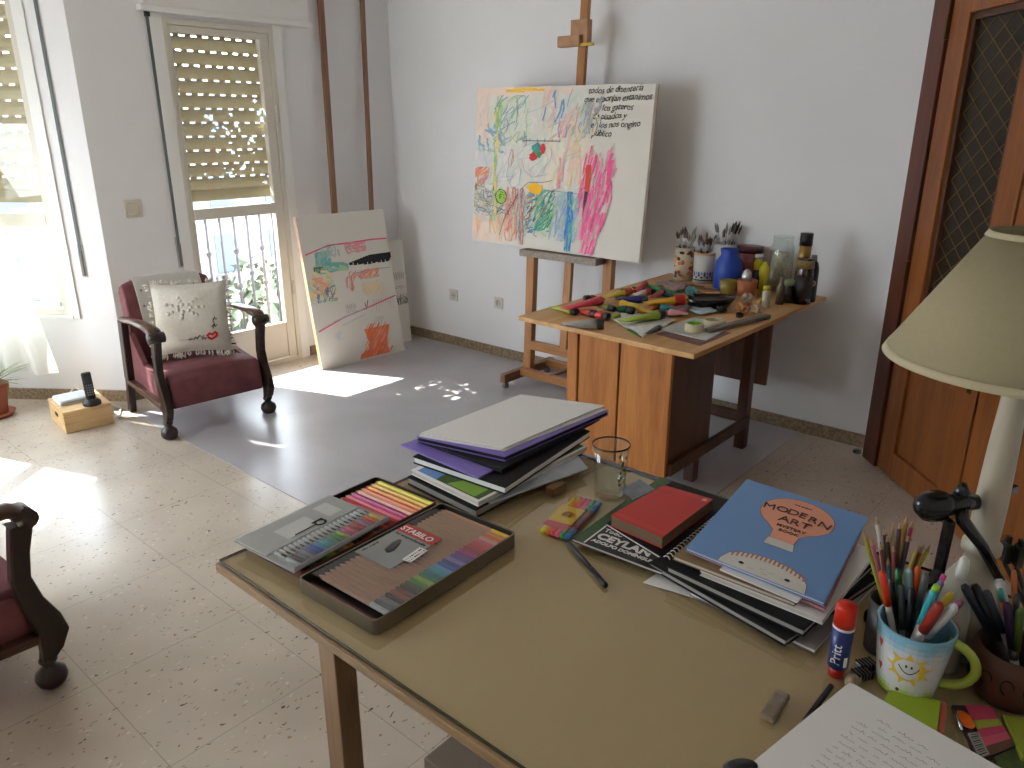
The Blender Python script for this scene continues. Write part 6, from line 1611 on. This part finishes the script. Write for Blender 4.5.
# ---------------- small things in front
er = mat('used_eraser', rgb(128,114,98), .8, noise=.25, nscale=60)
a = on(766,722,TZ); c = on(783,697,TZ); e = c-a; b = MB(); L = e.length
b.box(-L/2,L/2,-.0125,.0125,0,.013); m_ = (a+c)/2
tag(b.obj('eraser', er, loc=(m_.x,m_.y,TZ+.0003), rot=(0,0,math.atan2(e.y,e.x)), bevel=.004), 'worn grey eraser lying alone on the glass', 'eraser')
a = on(853,684,TZ); b = MB(); b.lathe([(0,0),(.016,0),(.018,.006),(.015,.014),(0,.015)], 20, M=Matrix.Diagonal((1.2,.75,1,1))); tag(b.obj('eraser', mat('beige_eraser', rgb(150,130,104), .7), loc=(a.x,a.y,TZ+.0003)), 'rounded beige eraser beside the foot of the glue stick', 'eraser')
pencil('short dark pencil with white lettering band below the glue stick', on(831,686,TZ+.006), on(795,735,TZ+.006), (.02,.018,.02), r=.0055, dip=.1, name='pencil')
t = pencil('green tipped dark pencil half hidden by the handwritten sheet', on(838,700,TZ+.0055), on(810,742,TZ+.0055), rgb(20,30,24), r=.005, dip=.4, name='pencil', tip=False)
a, c = on(829,692,TZ+.0118), on(808,721,TZ+.0118)
# sharpeners
for k, (px, py, lab) in enumerate(((866,664,'metal sharpener with striped edge beside the mug, back one'),(862,673,'metal sharpener with striped edge beside the mug, front one'))):
    q = on(px, py, TZ+.012); b = MB(); b.box(-.017,.017,-.010,.010,0,.016); o = b.obj('pencil_sharpener', mat('sharp_metal', rgb(120,122,120), .3, metal=.6), loc=(q.x,q.y,TZ+.0003), rot=(0,0,-.55), bevel=.002)
    tag(o, lab, 'sharpener'); b = MB()
    for i in range(5): b.box(-.016+i*.007,-.0125+i*.007,-.0108,.0108,.003,.0168)
    b.obj('grip_stripe', blackc, o)
# sticky notes
flat('sticky_note_pad', 'lime green sticky note pad tucked under the handwritten sheet', 'sticky notes', [on(889,690,TZ+.012), on(941,701,TZ+.012), on(936,735,TZ+.012), on(880,712,TZ+.012)], TZ+.0004, TZ+.012, mat('lime_note', rgb(146,170,40), .6))
flat('sticky_note_pad', 'salmon pink sticky note pad right beside the lime one', 'sticky notes', [on(941.5,701,TZ+.010), on(947,703,TZ+.010), on(944,733,TZ+.010), on(938,734,TZ+.010)], TZ+.0004, TZ+.010, mat('pink_note', rgb(190,90,84), .6))
flat('sticky_note_pad', 'olive yellow note pad at the right edge of the table', 'sticky notes', [on(1003,714,TZ+.010), on(1040,722,TZ+.010), on(1052,760,TZ+.010), on(1022,757,TZ+.010)], TZ+.0004, TZ+.010, mat('olive_note', rgb(134,144,40), .6))
mk = [on(952,704,TZ+.008), on(992,706,TZ+.008), on(1016,745,TZ+.008), on(978,760,TZ+.008)]
t = thing('page_marker_pack', 'pack of striped pink and green page markers with an orange label', 'page markers', ((mk[0]+mk[2])/2).to_2d().to_3d()+Vector((0,0,TZ+.0004)))
o = t.location
def mk_(u, v, z): 
    p = mk[0]*(1-u)*(1-v)+mk[1]*u*(1-v)+mk[2]*u*v+mk[3]*(1-u)*v; return (p.x-o.x, p.y-o.y, z)
b = MB(); b.prism([mk_(0,0,0)[:2],mk_(1,0,0)[:2],mk_(1,1,0)[:2],mk_(0,1,0)[:2]], 0, .006); b.obj('clear_tray', mat('dk_tray', rgb(60,44,48), .3), t)
b = MB()
for i, c_ in enumerate(((176,60,84),(176,60,84),(140,150,50),(176,60,84),(190,80,96),(90,60,44))):
    z = .0075; v0, v1 = i/6, (i+1)/6
    b.add([mk_(.32,v0,z), mk_(.98,v0,z), mk_(.98,v1,z), mk_(.32,v1,z)], [(0,1,2,3)], col=rgb(*c_))
b.add([mk_(.05,.55,.0072), mk_(.32,.55,.0072), mk_(.32,.98,.0072), mk_(.05,.98,.0072)], [(0,1,2,3)], col=rgb(150,148,140))
for i in range(10): b.add([mk_(.08,.58+i*.038,.0074), mk_(.28,.58+i*.038,.0074), mk_(.28,.58+i*.038+.012+.008*(i%2),.0074), mk_(.08,.58+i*.038+.012+.008*(i%2),.0074)], [(0,1,2,3)], col=(.02,.02,.02))
b.obj('page_markers', paint, t)
b = MB(); c_ = on(966,718,TZ+.012)-o; n2 = 12
ax = (on(972,728,TZ+.012)-on(961,708,TZ+.012)).normalized(); M_ = frame(Vector((c_.x,c_.y,.0082)), ax, Vector((0,0,1)).cross(ax))
b.lathe([(0,.001),(.010,.001),(.010,0)], 18, M=M_ @ Matrix.Translation((-.010,0,0))); b.lathe([(0,.0011),(.010,.0011),(.010,0)], 18, M=M_ @ Matrix.Translation((.010,0,0))); b.box(-.010,.010,-.010,.010,0,.0012, M=M_)
b.obj('orange_label', mat('orange_sticker', rgb(226,100,20), .5), t)
b = MB(); a_ = on(954,708,TZ+.010)-o; c_ = on(962,730,TZ+.010)-o; b.tube([(a_.x,a_.y,.009),(c_.x,c_.y,.009)], .0025, 8); b.obj('metal_edge', mat('chrome', rgb(190,196,210), .15, metal=.9), t)
flat('leaflet', 'dark green patterned card below the page markers', 'card', [on(990,745,TZ+.003), on(1030,750,TZ+.003), on(1040,775,TZ+.003), on(1000,772,TZ+.003)], TZ+.0004, TZ+.002, mat('dk_green_card', rgb(70,86,40), .6, noise=.5, nscale=60))
# handwritten sheet
PH = [on(850,682,TZ+.0135), on(778,772,TZ+.0135), on(900,900,TZ+.0135), on(1010,773,TZ+.0135)]
c0 = PH[0]; xd = (PH[3]-PH[0]); yd = (PH[1]-PH[0])
W5 = xd.length; H5 = .30; M5 = frame(c0, xd, -yd)
b = MB(); b.box(0,W5*1.02,-H5,0,-.0004,.0004, M=M5); hs_ = b.obj('handwritten_sheet', whites); tag(hs_, 'large white sheet covered with handwriting in the near right corner', 'paper')
b = MB(); rr = random.Random(77)
for ln in range(13):
    yy = -.052-ln*.0155; xx = .058+rr.uniform(-.004,.004) if ln > 1 else .085
    if ln == 0: xx = .075
    while xx < W5*.93:
        wl = rr.uniform(.008,.030)
        if ln == 0 and xx > .16: break
        pts = []; k = int(wl/.0016)
        for i in range(k+1): pts.append(M5 @ Vector((xx+i*.0016+rr.uniform(-.0005,.0005), yy+(.0022 if i%2 else -.0008)*rr.uniform(.3,1.5)+(.004 if rr.random() < .10 else 0)-.03*(xx-.06)*0, .0007)))
        if len(pts) > 1: b.strip(pts, .0007, (0,0,1))
        xx += wl+rr.uniform(.005,.009)
b.obj('handwriting', mat('pen_ink', rgb(34,34,40), .6), hs_)
# dark rounded object at the bottom edge
q = on(743,772,TZ); b = MB(); b.lathe([(0,0),(.021,0),(.024,.006),(.016,.014),(0,.016)], 24, M=Matrix.Diagonal((1.3,.8,1,1))); tag(b.obj('dark_round_object', capm, loc=(q.x,q.y,TZ+.0003), rot=(0,0,-.85)), 'black rounded object cut by the bottom edge of the photo', 'small object')
# ============================================================ OUTSIDE
stone = mat('balcony_floor', rgb(176,150,130), .8)
b = MB(); b.box(1.9,4.1,WB+.17,WB+.85,-.12,-.02); tag(b.obj('balcony_slab', stone), 'balcony floor outside the glazed door', 'balcony')
iron = mat('painted_iron', rgb(58,56,62), .6)
R_ = thing('balcony_railing', 'ornate iron railing with knobbed bars outside the balcony door', 'railing', (0,0,0))
ry = WB+.74
b = MB(); b.box(1.95,4.05,ry-.02,ry+.02,1.02,1.045); b.box(1.95,4.05,ry-.012,ry+.012,.05,.07); b.obj('rail', iron, R_)
k = 0; x = 2.0
while x < 4.05:
    b = MB(); b.tube([(x,ry,.07),(x,ry,1.02)], .011, 8)
    for z in ((.55,) if k%2 else (.40,.46,.74)): b.lathe([(0,-.03),(.018,-.018),(.024,0),(.018,.018),(0,.03)], 8, M=Matrix.Translation((x,ry,z)))
    b.obj('baluster', iron, R_); x += .115; k += 1
# house across the street
bw_ = mat('far_render', rgb(128,126,128), .9)
B1 = thing('apartment_building', 'pale apartment building across the street, seen through the balcony door', 'building', (6,26,0))
b = MB(); b.box(-14,16,0,6,-9,3.2); b.obj('wall', bw_, B1)
wm = mat('far_window', rgb(78,90,112), .5)
for i in range(13):
    for j in range(5):
        xx = -12+i*2.2; zz = -8+j*2.3
        b = MB(); b.box(xx,xx+.9,-.04,-.001,zz,zz+1.35); f = b.obj('window', wm, B1)
        b = MB(); b.box(xx-.1,xx+1.0,-.35,-.001,zz-.12,zz-.02); b.obj('window_sill', bw_, f)
rr = random.Random(6)
def tree(label, loc, r, seed):
    t = thing('tree', label, 'tree', loc); rr = random.Random(seed); b = MB()
    for i in range(900):
        v = Vector((rr.gauss(0,1), rr.gauss(0,1), rr.gauss(0,1))).normalized()*r*rr.uniform(.5,1); s = r*.13
        a = Vector((rr.gauss(0,1), rr.gauss(0,1), rr.gauss(0,1))).normalized()*s; c_ = v.cross(a).normalized()*s
        b.add([v-a, v+c_*.5, v+a, v-c_*.5], [(0,1,2,3)])
    b.obj('foliage', mat('street_leaves', rgb(92,100,80), .8), t)
    b = MB(); b.tube([(0,0,-r*2.2),(0,0,0)], [.2,.1], 8); b.obj('trunk', iron, t)
tree('leafy street tree beyond the railing, left one', (4.5,13.5,-2.6), 1.6, 1); tree('leafy street tree beyond the railing, right one', (9.0,14.0,-2.4), 1.7, 2)
b = MB(); b.box(-30,40,8,60,-9.2,-9); struct(b.obj('street_ground', mat('street', rgb(170,166,160), .9)))
# house seen through the left window, with a small sign
B2 = thing('apartment_building', 'white house with a sign seen through the left window', 'building', (-5,18,0))
b = MB(); b.box(-12,6.5,0,4,-9,1.25); b.obj('wall', bw_, B2)
s1 = onPl(-6,214,(-5,17.9),(1,0)); s2 = onPl(26,214,(-5,17.9),(1,0))
b = MB(); b.box(-3.4,1.2,-.08,-.01,.55,1.2); sg = b.obj('sign_board', mat('sign_blue', rgb(96,108,126), .5), B2)
# light
w = bpy.data.worlds.new('World'); SC.world = w; w.use_nodes = True
bg = w.node_tree.nodes['Background']; bg.inputs[0].default_value = (.82,.91,1.0,1); bg.inputs[1].default_value = WORLD
sd = bpy.data.lights.new('sun', 'SUN'); sd.energy = SUN; sd.angle = math.radians(.53); sd.color = (1,.95,.86)
so = bpy.data.objects.new('sun', sd); COL.objects.link(so)
so.rotation_euler = Vector((.34,-.94,-1.0)).normalized().to_track_quat('-Z','Y').to_euler(); so.location = (1,8,6)
# camera
cd2 = bpy.data.cameras.new('camera'); co = bpy.data.objects.new('camera', cd2); COL.objects.link(co)
cd2.sensor_width = 36; cd2.lens = 36*FOC/1024; cd2.clip_start = .05; cd2.clip_end = 200
M = Matrix.Identity(3); M.col[0] = RT; M.col[1] = UP; M.col[2] = -FW
co.location = (0,0,CAMZ); co.rotation_euler = M.to_euler(); SC.camera = co
SC.view_settings.view_transform = 'Standard'; SC.view_settings.look = 'None'; SC.view_settings.gamma = 1; SC.view_settings.use_curve_mapping = False
SC.view_settings.exposure = EXPO
SC.cycles.max_bounces = 10; SC.cycles.diffuse_bounces = 6; SC.cycles.transparent_max_bounces = 16
